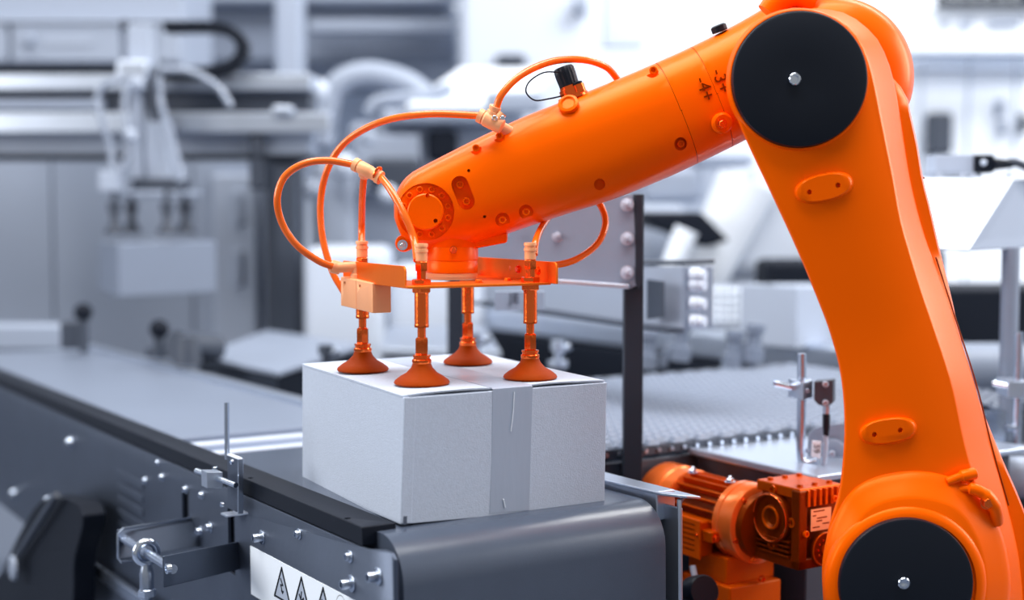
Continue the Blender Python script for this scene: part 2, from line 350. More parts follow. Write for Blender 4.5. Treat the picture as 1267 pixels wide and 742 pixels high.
# dark curved guard arm at lower left
ga = B(); P = [(62, 614), (92, 620), (103, 642), (92, 690), (76, 775), (-40, 775), (0, 708), (26, 655), (45, 624)]
pp = resample(P+[P[0]], 40)[:-1]
ga.prism([hit(x, y, K(0, -.06, 0), v) for x, y in pp], v*.035); o = ga.build('guard_arm', M_blackm, None, 30, bevel=.003); tag(o, 'dark curved guard arm at the lower left in front of the conveyor', 'guard')
b = B(); b.cyl(hit(70, 612, K(0, -.075, 0), v), hit(8, 708, K(0, -.075, 0), v), .006, n=14); b.build('edge_tube', M_dgrey, o)
b = B(); b.lathe(hit(18, 702, K(0, -.08, 0), v), -v, [(.022, 0), (.02, .006), (.0, .007)], 24); b.build('roller_cap', M_mgrey, o)
b = B(); q0_ = hit(84, 690, K(0, -.02, 0), v); b.hexa(q0_, hit(190, 768, K(0, -.02, 0), v)-q0_, wv*.022, v*.012); o = b.build('strut_bar', M_steel, None, 0, bevel=.004); tag(o, 'blurred bright strut slanting down below the clevis bracket', 'strut')
# ------------------------------------------------------------------ the cardboard carton
cb = thing('cardboard_box', 'sealed pale cardboard carton held by four suction cups at the belt end', 'box', at(495, 650, 1.378))
T = .0018
Mt, Lt, Rt = at(500, 490, 1.382), at(374, 450, 1.673), at(751, 471, 1.507); Bt = Lt+Rt-Mt
Mb, Lb, Rb = at(495.5, 650, 1.378), at(374, 598, 1.673), at(748, 626, 1.505); Bb = Lb+Rb-Mb
Mb.z += .001; Z3 = V((0, 0, T))
b = B(); b.loft([[Mb, Rb, Bb, Lb], [Mt-Z3, Rt-Z3, Bt-Z3, Lt-Z3]]); b.build('carton_body', M_card, cb, bevel=.0009, seg=2)
e1 = (Rt-Mt); e2 = (Lt-Mt)
def topq(s, t, dz=0): return Mt+e1*s+e2*t+V((0, 0, dz))
def flap(s0, s1, lift, name='top_flap'):
    b = B(); q = []
    n_ = 14; R0 = []; R1 = []
    for k in range(n_+1):
        s = s0+(s1-s0)*k/n_; z = lift(s)
        R0.append(topq(s, .012+.004*math.sin(s*21), z)); R1.append(topq(s, 1.0, z*.3))
    b.loft([R0+[p-V((0, 0, .0018)) for p in reversed(R0)], R1+[p-V((0, 0, .0018)) for p in reversed(R1)]])
    return b.build(name, M_card, cb, 30)
flap(-.001, .497, lambda s: .0001+.0022*math.sin(math.pi*max(0, min(1, s/.5))))
flap(.503, 1.001, lambda s: .0001+.0021*math.sin(math.pi*max(0, min(1, (s-.5)/.5))))
b = B(); b.loft([[topq(.03, .003, -.0032), topq(.40, .003, -.0032), topq(.40, .02, -.0032), topq(.03, .02, -.0032)], [topq(.03, .004, -.0012), topq(.40, .004, -.0012), topq(.40, .02, -.0012), topq(.03, .02, -.0012)]]); b.build('flap_gap_shade', M_cardshade, cb)  # dark strip imitates the shade in the gap under the flap
b = B(); b.loft([[topq(.60, .003, -.0032), topq(.985, .003, -.0032), topq(.985, .02, -.0032), topq(.60, .02, -.0032)], [topq(.60, .004, -.0012), topq(.985, .004, -.0012), topq(.985, .02, -.0012), topq(.60, .02, -.0012)]]); b.build('flap_gap_shade', M_cardshade, cb)  # painted gap shade under the second flap
nf = e1.cross(V((0, 0, 1))).normalized()
if nf.y > 0: nf = -nf
# tape over the top seam and down the front
def fr(s, t): return (Mb.lerp(Rb, s)).lerp(Mt.lerp(Rt, s), t)
s0, s1 = .415, .612
b = B(); R = []
for P0, P1 in [(topq(s0, .99, .0006), topq(s1, .99, .0009)), (topq(s0, .5, .0010), topq(s1, .5, .0012)), (topq(s0, .012, .0014), topq(s1, .012, .0016)), (topq(s0, .0, .0003)+nf*.0001, topq(s1, .0, .0003)+nf*.0001), (fr(s0, .97)+nf*.0001, fr(s1, .97)+nf*.0001), (fr(s0+.003, .5)+nf*.0001, fr(s1-.002, .5)+nf*.0001), (fr(s0, .025)+nf*.0001, fr(s1-.003, .025)+nf*.0001)]:
    R.append((P0, P1))
def tn_(i):
    a_ = R[max(0, i-1)]; c_ = R[min(len(R)-1, i+1)]; n = (R[i][1]-R[i][0]).cross(c_[0]-a_[0]).normalized(); return n if n.dot(nf+V((0, 0, 1))) > 0 else -n
b.loft([[p0, p1, p1+tn_(i)*.0003, p0+tn_(i)*.0003] for i, (p0, p1) in enumerate(R)])
b.build('packing_tape', M_tape, cb, 0, label='strip of clear packing tape')
b = B(); b.tube([fr(.52, .97)+nf*.0011, fr(.516, .80)+nf*.0011, fr(.507, .66)+nf*.0011], .0005, 6); b.build('tape_crease', M_label, cb); b = B(); b.tube([fr(.478, .13)+nf*.0011, fr(.488, .06)+nf*.0011], .0006, 6); b.build('tape_crease', M_label, cb)
b = B(); P = [fr(.0, .012), fr(.048, .006), fr(.050, .5), fr(.052, .985), fr(.0, .99)]; b.prism([p+nf*.0001 for p in P], nf*.0011); b.build('glue_flap', M_card, cb, bevel=.0006)
b = B(); P = [fr(.010, .0), fr(.026, .0), fr(.026, .065), fr(.010, .065)]; b.prism([p+nf*.0013 for p in P], nf*.0002); b.build('corner_slot_shade', M_cardshade, cb)  # thin dark patch imitates the shade inside a corner notch
# ------------------------------------------------------------------ suction gripper
ZT = 1.0325+.0020
FW = {'F': (522, 475), 'R': (656, 468), 'L': (449, 458.5), 'B': (579, 449.5)}
CP = {k: atz(x, y, ZT) for k, (x, y) in FW.items()}
CP = {'F': CP['F'], 'R': CP['R'], 'L': CP['L'], 'B': CP['B']}
g1 = ((CP['R']-CP['F'])+(CP['B']-CP['L'])).normalized(); g1.z = 0; g1.normalize(); g2 = V((-g1.y, g1.x, 0))
gc = (CP['F']+CP['R']+CP['L']+CP['B'])/4
ZP = 1.1385
gr = thing('suction_gripper', 'orange four-cup vacuum gripper under the arm, on top of the near carton', 'gripper', V((gc.x, gc.y, ZT)))
def G(p, q, z): return V((gc.x, gc.y, z))+g1*p+g2*q
def cup(P):
    x, y = P.x, P.y; z = ZT
    top = V((x, y, z))
    c = B().lathe(top, (0, 0, 1), [(.024, .001), (.0285, .0), (.0300, .0018), (.0290, .0042), (.0235, .0085), (.0165, .0125), (.0115, .0180), (.0098, .0225), (.0098, .0250)], 48).build('suction_cup', M_cup, gr, 60)
    B().lathe(top, (0, 0, 1), [(.0085, .0225), (.0100, .0225), (.0104, .0240), (.0104, .0262), (.0088, .0275), (.0088, .0290), (.0096, .0295), (.0096, .0315), (.0070, .0320)], 32).build('collar', M_ometal, c)
    B().lathe(top, (0, 0, 1), [(.0068, .0318), (.0073, .0330), (.0073, .0485), (.0062, .0500)], 6).build('hex_adapter', M_ometal, c, 20)
    B().lathe(top, (0, 0, 1), [(.0045, .049), (.0045, .068)], 20).build('plunger_rod', M_ometal, c)
    sl = B(); prof = [(.0050, .0605), (.0076, .061), (.0078, .063)]
    for k in range(12): prof += [(.0078, .064+k*.003), (.0074, .0652+k*.003)]
    prof += [(.0078, ZP-ZT-.006), (.006, ZP-ZT-.0055)]
    sl.lathe(top, (0, 0, 1), prof, 28).build('threaded_sleeve', M_ometal, c, 50)
    h = ZP-ZT
    B().lathe(top, (0, 0, 1), [(.0100, h-.0060), (.0108, h-.0052), (.0108, h-.0006), (.0095, h)], 6).build('lock_nut', M_ometal, c, 20)
    B().lathe(top, (0, 0, 1), [(.0100, h+.0025), (.0105, h+.0032), (.0105, h+.0078), (.009, h+.0085)], 6, phase=.3).build('lock_nut', M_ometal, c, 20)
    B().lathe(top, (0, 0, 1), [(.0055, h+.008), (.0055, h+.017), (.0070, h+.0172), (.0072, h+.0185), (.0072, h+.0265), (.0062, h+.0275)], 6).build('hex_nipple', M_ometal, c, 20)
    B().lathe(top, (0, 0, 1), [(.0052, h+.027), (.0065, h+.028), (.0065, h+.0370), (.0072, h+.0372), (.0072, h+.0400), (.0062, h+.0402), (.0062, h+.0425), (.0072, h+.0430), (.0070, h+.0460), (.0055, h+.0462)], 28).build('push_fitting', M_opale, c)
    return c, V((x, y, z+h+.045))
HT = {}
for k in 'FRLB':
    c_, HT[k] = cup(CP[k])
def PG(P): q = P-V((gc.x, gc.y, P.z)); return q.dot(g1), q.dot(g2)
pF, pR, pL, pB = [PG(CP[k]) for k in 'FRLB']
x0, x1 = min(pL[0], pF[0])-.014, max(pR[0], pB[0])+.017; y0, y1 = min(pF[1], pR[1])-.012, max(pL[1], pB[1])+.014
b = B()
poly = [(x0, y0+.006), (x0+.006, y0), (x1-.02, y0), (x1, y0+.004), (x1, y1), (x1-.045, y1), (x1-.052, y0+.065), (x0+.052, y0+.065), (x0+.045, y1), (x0, y1)]
b.prism([G(p, q, ZP-.0005) for p, q in poly], (0, 0, .003)); b.build('base_plate', M_osheet, gr, bevel=.0008)
# upright flanges on both outer sides
def flange(px, q0, q1, H, name):
    b = B(); r = .006; pts = [(q0, 0), (q0, H-r)]+[(q0+r-r*math.cos(t), H-r+r*math.sin(t)) for t in (.5, 1.0, 1.57)]+[(q1, H), (q1, 0)]
    b.prism([G(px, q, ZP+.001+h) for q, h in pts], g1*.0025); return b.build(name, M_osheet, gr, bevel=.0007)
flange(x0, y0+.012, y1, .022, 'upright_flange'); fr_ = flange(x1-.0025, y0-.012, y1, .024, 'upright_flange')
for q in ((y0+.075), (y0+.028)):
    place(HX_O, 'bolt', gr, G(x1-.0025, q, ZP+.014), -g1, 3.8*mm)
place(HX_O, 'bolt', gr, G(x1-.03, y0+.05, ZP+.0025), (0, 0, 1), 4*mm); place(HX_O, 'bolt', gr, G(0.01, y0+.03, ZP+.0025), (0, 0, 1), 4*mm)
# vacuum ejector block at the left cup
bk = B(); P0 = at(421.5, 378, 1.578); A_ = at(461, 387.5, 1.513)-P0; C_ = g1*.0225
bk.hexa(P0, A_, C_, V((0, 0, .0335))); ej = bk.build('ejector_block', M_opale, gr, bevel=.0012, label='pale block with a seam, on the left side of the gripper')
cut = B(); cut.cyl(P0+A_*.14+V((0, 0, .027))-g1*.005, P0+A_*.14+V((0, 0, .027))+g1*.012, .0022, n=14); cut.cyl(P0+A_*.62+V((0, 0, .027))-g1*.005, P0+A_*.62+V((0, 0, .027))+g1*.012, .0022, n=14)
cut.hexa(P0+A_*.5-g1*.004-V((0, 0, .01)), A_.normalized()*.0008, g1*.005, V((0, 0, .06)))
for m_ in list(ej.modifiers): pass
carve(ej, cut)
b = B(); pe = P0+A_*.25+C_*.5+V((0, 0, .0335)); b.lathe(pe, (0, 0, 1), [(.008, 0), (.008, .004), (.0066, .005), (.0066, .012)], 20); b.tube([pe+V((0, 0, .008)), pe+V((0, 0, .013)), at(418, 331, pe.y-.002)], .0062, 14, smooth=False); b.lathe(at(421, 332, pe.y), at(410, 329, pe.y)-at(421, 332, pe.y), [(.0070, 0), (.0076, .002), (.0076, .010), (.0068, .011)], 22); b.build('elbow_fitting', M_opale, gr)
# elbow fitting behind the right cup
b = B(); b.lathe(at(636, 332, 1.60), at(662, 326, 1.57)-at(636, 332, 1.60), [(.007, 0), (.008, .001), (.008, .012), (.0066, .013), (.0066, .022), (.0072, .024), (.0072, .030)], 22); b.lathe(at(641, 345, 1.60), (0, 0, 1), [(.0075, 0), (.0075, .016)], 20); b.build('elbow_fitting', M_opale, gr)
# flange drum under the wrist
ft = at(558.5, 305, 1.575)
rr = 32.5*1.575/F
zt = ft.z+.004; zb = ZP+.0025
fd = B().lathe(V((ft.x, ft.y, zb)), (0, 0, 1), [(rr*.93, 0), (rr*.97, .001), (rr*.97, .0030), (rr*.985, .0032), (rr*.985, .0075)], 56).build('silver_ring', M_opale, gr)
# ------------------------------------------------------------------ air hoses (each one a thing)
def hose(label, pts, r=.0041, extra=None):
    b = B(); P = [at(x, y, Y) for x, y, Y in pts]; b.tube(P, r, 14, 10)
    o = b.build('air_hose', M_ohose, None, 60); tag(o, label, 'hose', 'orange air hoses of the gripper'); return o
hose('orange air hose looping far left from the near T-fitting down to the pale block', [(411, 329.5, 1.556), (393, 322, 1.55), (367, 303, 1.54), (349, 276, 1.535), (343, 246, 1.53), (352, 219, 1.53), (375, 203, 1.53), (405, 198.5, 1.53), (440, 204, 1.53)])
hose('long orange air hose arching from the ejector block up to the Y-fitting on the arm', [(426, 362, 1.60), (411, 335, 1.605), (399, 293, 1.61), (397, 245, 1.61), (408, 203, 1.60), (432, 172, 1.59), (474, 150, 1.57), (530, 141, 1.55), (594, 143, 1.535)])
l3 = HT['L']; hose('short straight orange hose from the near T-fitting down to the left cup', [(451, 212, 1.545), (448.5, 240, 1.57), (447.5, 280, 1.60), (447.8, 312, l3.y)])
f3 = HT['F']; h4 = hose('orange hose curving from the T-fitting across the wrist to the front cup', [(466, 213, 1.525), (482, 233, 1.50), (500, 265, 1.485), (512, 295, 1.48), (516, 322, f3.y)])
hose('orange hose arching from the Y-fitting over the black cap to behind the arm', [(613, 136, 1.53), (622, 115, 1.53), (646, 92, 1.54), (683, 76, 1.56), (722, 74, 1.58), (750, 83, 1.60), (765, 99, 1.62)])
hose('orange hose bending back under the arm to the right elbow fitting', [(728, 236, 1.64), (744, 256, 1.63), (749, 277, 1.62), (740, 300, 1.61), (718, 318, 1.60), (692, 327, 1.59), (658, 328, 1.58)])
r3 = HT['R']; hose('short orange hose from the right cup up behind the arm', [(661, 315, r3.y), (663, 298, r3.y+.01), (671, 280, 1.57), (682, 264, 1.61)])
# fittings
t1 = thing('hose_tee', 'pale orange T-fitting joining the hoses left of the wrist', 'fitting', at(455, 212, 1.53))
d = at(470, 219, 1.52)-at(440, 203, 1.53); b = B().lathe(at(438, 202.5, 1.53), d, [(.006, 0), (.0078, .0006), (.0078, .006), (.0066, .0065), (.0074, .009), (.0074, .022), (.0068, .023), (.0068, .031), (.0078, .0315), (.0078, .0365), (.006, .037)], 26); b.build('fitting_body', M_opale, t1)
b = B().lathe(at(452, 210, 1.535), at(449, 228, 1.56)-at(452, 210, 1.535), [(.0068, 0), (.0068, .010), (.0058, .0105)], 22); b.build('branch', M_opale, t1)
b = B().torus(at(467, 214, 1.518), d, .0066, .0016, 24, 8); b.build('release_ring', M_ometal, t1)
t2 = thing('hose_tee', 'pale orange Y-fitting with screws above the arm, near the black cap', 'fitting', at(610, 150, 1.535))
d = at(620, 156, 1.53)-at(592, 142, 1.535); b = B().lathe(at(592, 142, 1.535), d, [(.006, 0), (.0082, .0006), (.0082, .006), (.0070, .0065), (.0088, .009), (.0088, .026), (.0078, .030)], 26); b.build('fitting_body', M_opale, t2)
b = B().lathe(at(607, 148, 1.534), at(613, 132, 1.53)-at(607, 148, 1.534), [(.0072, 0), (.0072, .010), (.0058, .0105), (.0068, .0135), (.0068, .016)], 22); b.build('branch', M_opale, t2)
b = B().cyl(at(616, 148, 1.528), at(622, 140, 1.528), .005, n=16); b.cyl(at(612, 148, 1.522), at(612, 148, 1.53), .0042, n=14); b.build('side_plug', M_opale, t2)
place(SC_S2, 'screw', t2, at(612, 146, 1.524), (0, -1, 0), 3*mm); place(SC_S2, 'screw', t2, at(622, 146, 1.522), (0, -1, 0), 2.6*mm)
b = B().tube([at(606, 150, 1.54), at(628, 162, 1.55), at(640, 172, 1.56)], .007, 12); b.build('bracket_stem', M_opale, t2)
# ------------------------------------------------------------------ the orange robot arm
YA = 1.58
rb = thing('robot_arm', 'large orange industrial robot arm reaching in from the right edge', 'robot arm', (at(1130, 722, 1.52).x, 1.52, 0))
W0 = (527, 262); ang = math.atan2(-147, 353); ex, ey = math.cos(ang), math.sin(ang)
def sn(q): dx, dy = q[0]-W0[0], q[1]-W0[1]; return dx*ex+dy*ey, -dx*ey+dy*ex
def xy(s, n): return W0[0]+s*ex-n*ey, W0[1]+s*ey+n*ex
def catp(p, n=8): return [(q.x, q.y) for q in catmull([V((a, b_, 0)) for a, b_ in p], n)]
top = [sn(q) for q in catp([(488.5, 266), (489, 246), (496, 228), (508, 215), (525, 205), (560, 187), (600, 167), (650, 144), (700, 124), (750, 104), (800, 83), (820, 74), (849, 61), (905, 33), (950, 8), (985, -4), (1015, -6)])]
bot = [sn(q) for q in catp([(488.5, 266), (491, 283), (498, 296), (510, 304), (530, 308.5), (560, 308), (590, 302), (640, 285), (700, 265), (760, 246), (820, 222), (850, 208.5), (903, 183), (940, 165), (990, 145)])]
def interp(L, s):
    for a, b_ in zip(L, L[1:]):
        if a[0] <= s <= b_[0]: return a[1]+(b_[1]-a[1])*(s-a[0])/max(1e-9, b_[0]-a[0])
    return L[0][1] if s < L[0][0] else L[-1][1]
smin = max(top[0][0], bot[0][0])+.2
def arm_ring(s, shrink=0, hw=None, expo=2.45, N=56):
    a, c = interp(top, s)+shrink, interp(bot, s)-shrink; mid, h = (a+c)/2, max(.4, (c-a)/2)
    if hw is None: hw = .046+.012*min(1, max(0, s)/370)
    e = max(0, min(1, (s-smin)/22)); hw = hw*(.72+.28*math.sqrt(e))
    R = []
    for k in range(N):
        t = 2*math.pi*k/N; ct, st = math.cos(t), math.sin(t); p = 2/expo
        yy = math.copysign(abs(ct)**p, ct)*hw; nn = mid+math.copysign(abs(st)**(2/2.6), st)*h
        X_, Y_ = xy(s, nn); P = at(X_, Y_, YA); R.append(V((P.x, YA+yy, P.z)))
    return R
def seg(name, s0, s1, n, shrink0=0, m=M_paint, ends=True, shr=0):
    b = B(); R = []
    if ends and s0 > smin+1: R.append(arm_ring(s0, 2.0+shr))
    for k in range(n+1):
        t = k/n
        if s0 <= smin+1: t = t**2.2
        s = s0+(s1-s0)*t; R.append(arm_ring(s+(0.6 if (k == 0 and s0 > smin+1) else 0)-(.6 if k == n else 0), shr))
    R.append(arm_ring(s1, 2.0+shr)); b.loft(R); return b.build(name, m, rb, 38)
s1_ = 331; s2_ = 378
fa = seg('forearm', smin, s1_, 46)
co = seg('collar', s1_, s2_, 6); nk = seg('elbow_neck', s2_, 500, 14)
seg('seal_ring', s2_-2, s2_+2, 2, m=M_odark, shr=1.2); seg('seal_ring', s1_-1.5, s1_+1.5, 2, m=M_odark, shr=.9)
YFa = YA-.046
def on(x, y, Y=YFa): return at(x, y, Y)
# recesses cut into the forearm
cut = B(); wc = on(526.5, 262); AX = V((0, 1, 0))
b0 = []
cut.cyl(wc-AX*.01, wc+AX*.009, 35.5*YFa/F, n=64)
carve(fa, cut)
cut = B()
pk = [(588, 183, 7.5), (617, 168, 7.5), (622, 272, 9), (651, 262, 9), (742, 228, 7)]
for x, y, r in pk: p = on(x, y); cut.cyl(p-AX*.02, p+AX*.011, r*YFa/F, n=28)
carve(fa, cut)
cut = B(); sl = [on(569, 228), on(577, 249)]; dd = (sl[1]-sl[0]).normalized(); nn_ = dd.cross(AX); r = 10.5*YFa/F; ring_ = []
for k in range(13): t = math.pi*k/12; ring_.append(sl[1]+dd*r*math.sin(t)+nn_*r*math.cos(t))
for k in range(13): t = math.pi*k/12; ring_.append(sl[0]-dd*r*math.sin(t)-nn_*r*math.cos(t))
cut.prism([p-AX*.01 for p in ring_], AX*.02)
for x, y in ((580, 211), (599.5, 268)): p = on(x, y); cut.cyl(p-AX*.01, p+AX*.012, 1.9*YFa/F, n=12)
cut = cut
carve(fa, cut)
cut = B()
p = on(808, 87, YA-.052); cut.cyl(p-AX*.02, p+AX*.014, 8*YFa/F, n=24)
p = on(842, 178, YA-.05); cut.cyl(p-AX*.02, p+AX*.010, 8*YFa/F, n=24)
carve(fa, cut)
# wrist joint
wr = B().lathe(wc+AX*.0092, -AX, [(34*YFa/F, 0), (34*YFa/F, .0008), (22.5*YFa/F, .0008), (22.5*YFa/F, .0095), (21*YFa/F, .0108), (0, .0108)], 56).build('wrist_cover', M_paint, fa, 30)
cut = B()
for q in ((529, 242), (539, 273)): p = on(*q); cut.cyl(p-AX*.01, p+AX*.01, 2.6*YFa/F, n=14)
carve(wr, cut)
for k in range(12):
    t = math.radians(-90+15+30*k); 
    place(SC_OP, 'screw', fa, wc+AX*.0085+V((math.cos(t), 0, -math.sin(t)))*(28.5*YFa/F), -AX, 3.6*mm)
for x, y, r in pk[:4]: place(SC_OP, 'cap_screw', fa, on(x+(1 if x < 620 else 0), y, YFa+.008), -AX, 4.2*mm)
place(SC_OP, 'screw', fa, sl[0]+AX*.0085, -AX, 4.4*mm); place(SC_OP, 'screw', fa, sl[1]+AX*.0085, -AX, 4.4*mm)
place(SC_OP, 'screw', fa, on(808, 87, YA-.040), -AX, 4.6*mm); place(SC_OP, 'screw', fa, on(842, 178, YA-.042), -AX, 4.2*mm)
b = B().lathe(on(893, 152, YA-.054), V((.15, -1, -.15)), [(.012, 0), (.0115, .004), (.0095, .0055), (0, .0055)], 28); bo = b.build('boss', M_paint, nk); place(HX_O, 'bolt', nk, on(893, 153, YA-.060), V((.15, -1, -.15)), 4.4*mm)
# ear with a chromed bolt under the wrist
b = B().lathe(on(499.5, 301, YFa+.014), AX, [(10*YFa/F, 0), (11*YFa/F, .002), (11*YFa/F, .03)], 24); er = b.build('ear', M_paint, fa)
place(HX_S, 'chrome_bolt', fa, on(498, 303, YFa+.013), -AX, 4.2*mm, label='bright chrome bolt')
# wrist drum
rr = 32.8*1.575/F
dr = B().lathe(V((ft.x, ft.y, zb+.0075)), (0, 0, 1), [(rr*.97, 0), (rr, .001), (rr, .0125), (rr*.985, .0132), (rr*.985, .0145), (rr*1.01, .0152), (rr*1.01, .029), (rr*1.0, .030), (rr*1.02, .031), (rr*1.02, .060)], 64).build('wrist_drum', M_paint, rb)
place(HX_O, 'bolt', dr, at(561, 309, 1.575-rr-.001), -AX, 3.2*mm)
b = B().hexa(at(548, 315, 1.56), at(628, 300, 1.56)-at(548, 315, 1.56), V((0, .05, 0)), V((0, 0, .012))); b.build('wrist_skirt', M_paint, rb, bevel=.003)
# elbow housing behind the link
ec = at(1018, 102, 1.58); re = 101*1.58/F
b = B().lathe(V((ec.x, 1.50, ec.z)), AX, [(re*.55, 0), (re*.80, .006), (re*.93, .022), (re*.99, .048), (re, .075), (re*.97, .105), (re*.88, .13), (re*.6, .15), (0, .155)], 72); eh = b.build('elbow_housing', M_paint, rb, 60)
b = B().tube([at(950, 16, 1.52), at(962, 2, 1.52), at(985, -6, 1.52), at(1008, 2, 1.52)], .013, 14, 8); b.build('lifting_lug', M_paint, eh)
b = B().lathe(at(891, 39, 1.56), V((-.35, 0, .93)), [(.009, 0), (.009, .006), (.007, .0075)], 20); b.build('black_plug', M_black, nk)
# the lower link (arm 2): lofted body
Lf = [(985, 13), (950, 21), (921, 45), (906, 78), (904.5, 110), (914, 150), (930, 187), (955, 240), (985, 305), (1010, 365), (1027, 410), (1040, 460), (1045, 510), (1044, 560), (1038, 610), (1025, 655), (1018, 710), (1024, 770), (1050, 830), (1110, 872)]
R0 = [(985, 13), (1030, 20), (1060, 44), (1075, 74), (1083, 105), (1090, 140), (1098, 180), (1106, 220), (1115, 270), (1126, 310), (1142, 362), (1159, 412), (1179, 475), (1195, 550), (1214, 620), (1226, 700), (1220, 780), (1180, 850), (1110, 872)]
R1 = [(990, 8), (1045, 16), (1082, 44), (1098, 74), (1107, 105), (1113, 140), (1119, 180), (1126, 222), (1138, 272), (1151, 312), (1170, 362), (1186, 412), (1206, 475), (1226, 555), (1246, 625), (1262, 700), (1262, 780), (1220, 850), (1110, 880)]
R2 = [(990, 12), (1040, 24), (1076, 52), (1094, 84), (1120, 115), (1128, 146), (1136, 182), (1142, 220), (1151, 256), (1163, 309), (1178, 371), (1187, 412), (1204, 475), (1237, 560), (1265, 625), (1290, 700), (1290, 780), (1240, 850), (1110, 880)]
N_ = 60
def outl(L, R, Y, ins=0, lshift=0):
    l = resample(L, N_); r = resample(R, N_); l = [(x+lshift, y) for x, y in l]; P = l[:-1]+list(reversed(r))[:-1]
    if ins:
        cx = [(P[(i+1) % len(P)][0]-P[i-1][0], P[(i+1) % len(P)][1]-P[i-1][1]) for i in range(len(P))]
        P = [(x-dy/max(1e-6, math.hypot(dx, dy))*-ins, y+dx/max(1e-6, math.hypot(dx, dy))*-ins) for (x, y), (dx, dy) in zip(P, cx)]
    return [at(x, y, Y) for x, y in P]
YL = 1.444
b = B(); b.loft([outl(Lf, R0, YL, 3), outl(Lf, R0, YL+.0012, 1), outl(Lf, R0, YL+.004, -.6), outl(Lf, R1, YL+.026, 1.5), outl(Lf, R1, YL+.030, 0), outl(Lf, R1, YL+.033, 2.5, 2), outl(Lf, R2, YL+.036, 2.0, 3), outl(Lf, R2, YL+.046, 0, 5), outl(Lf, R2, YL+.074, 0, 9), outl(Lf, R2, YL+.078, 5, 9)])
lk = b.build('lower_link', M_paint, rb, 50)
def disc(cx, cy, r, Y, prof, name, m, parent, n=96):
    c = at(cx, cy, Y); k = Y/F; return B().lathe(c, -AX, [(rr*k, h) for rr, h in prof], n).build(name, m, parent, 40)
disc(987.5, 99, 86, YL+.002, [(88, -.003), (86.5, .001), (85, .005), (83.6, .0055), (82.5, .003), (0, .003)], 'joint_ring', M_paint, lk)
d1 = disc(987.5, 99, 82.6, YL-.001, [(82.6, 0), (82.6, .008), (81.5, .0105), (79, .0115), (30, .0120), (14, .0112), (0, .0112)], 'joint_cover', M_black, rb); d1['label'] = 'black round cover of the upper joint'
d2 = disc(1118, 721, 101, YL-.011, [(101.5, -.002), (101.5, .004), (100.5, .009), (97, .0125), (91, .0145), (86, .0148), (85, .011), (0, .011)], 'joint_ring', M_paint, lk)
d3 = disc(1119, 721, 84, YL-.025, [(84, 0), (84, .006), (83, .008), (80, .009), (0, .0095)], 'joint_cover', M_black, rb); d3['label'] = 'black round cover of the lower joint'
SBo = [(q.x, q.y) for q in catmull([V((x, y, 0)) for x, y in [(1017, 712), (1021, 672), (1033, 638), (1052, 608), (1080, 590), (1120, 582), (1162, 585), (1202, 601), (1230, 637), (1246, 682), (1250, 740), (1230, 812), (1130, 850), (1052, 818), (1024, 765)]], 6, True)]
def sbr(s, Y): return [at(1125+(x-1125)*s, 722+(y-722)*s, Y) for x, y in SBo]
b = B(); b.loft([sbr(1.0, YL+.012), sbr(1.0, YL+.003), sbr(.99, YL-.001), sbr(.965, YL-.004), sbr(.92, YL-.0075), sbr(.85, YL-.0125), sbr(.78, YL-.0185), sbr(.74, YL-.021)]); b.build('shoulder_boss', M_paint, lk, 60)
for c, q, Y in ((d1, (982.5, 98), YL-.013), (d3, (1117, 720), YL-.0345)):
    place(SC_S2, 'centre_screw', c, at(*q, Y), -AX, 6.2*mm, label='bright centre screw')
# pads
def pad(cx, cy, L, Wd, rot, holes):
    P = []; a = math.radians(rot)
    for k in range(40):
        t = 2*math.pi*k/40; x = math.copysign(abs(math.cos(t))**.85, math.cos(t))*L; y = math.copysign(abs(math.sin(t))**.85, math.sin(t))*Wd
        P.append((x*math.cos(a)-y*math.sin(a), x*math.sin(a)+y*math.cos(a)))
    b = B(); b.loft([[at(cx+x*s, cy+y*s, Y) for x, y in P] for s, Y in ((1.08, YL+.002), (1.02, YL-.003), (.97, YL-.0055), (.9, YL-.0065))]); o = b.build('mounting_pad', M_paint, lk, 45)
    cut = B()
    for q in holes: p = at(*q, YL-.0065); cut.cyl(p-AX*.01, p+AX*.006, 3.2*YL/F, n=16)
    carve(o, cut)
pad(1019.5, 232, 35, 16.5, -13, ((1001.5, 237.5), (1037, 229)))
pad(1099, 533, 34, 15.5, -8, ((1082, 537.5), (1114, 532)))
# lugs and bolts above the shoulder joint
b = B().tube([at(1172, 596, YL-.004), at(1190, 589, YL-.006), at(1208, 585, YL-.003)], [.005, .0065, .004], 12, 8); b.build('rib', M_paint, lk)
b = B().tube([at(1181, 606, YL-.002), at(1200, 604, YL-.008), at(1219, 612, YL-.01), at(1231, 629, YL-.008), at(1234, 648, YL-.0)], [.004, .0065, .0075, .007, .005], 12, 8); b.build('rib', M_paint, lk)
place(HX_O, 'bolt', lk, at(1221, 621, YL-.012), V((.1, -1, -.1)), 6*mm); place(SC_OP, 'screw', lk, at(1200, 593, YL-.004), -AX, 3.5*mm)
b = B().tube([at(x, y, YL+.031) for x, y in ((1158, 318), (1172, 362), (1188, 412), (1208, 475), (1228, 555), (1248, 625))], .0009, 6); b.build('seam', M_odark, lk)  # dark tube imitates the shade in the groove beside the chamfer
# seam on the back spine
b = B().tube([at(1118, 214, YL+.044), at(1132, 218, YL+.046), at(1143, 220, YL+.060)], .0012, 6); b.build('seam', M_odark, lk)
b = B(); pl_ = resample([(1130, 235), (1138, 232), (1143, 250), (1146, 275), (1141, 282), (1134, 262), (1130, 235)], 26)[:-1]
cut = B().prism([at(x, y, YL+.02) for x, y in pl_], V((0, .03, 0)))
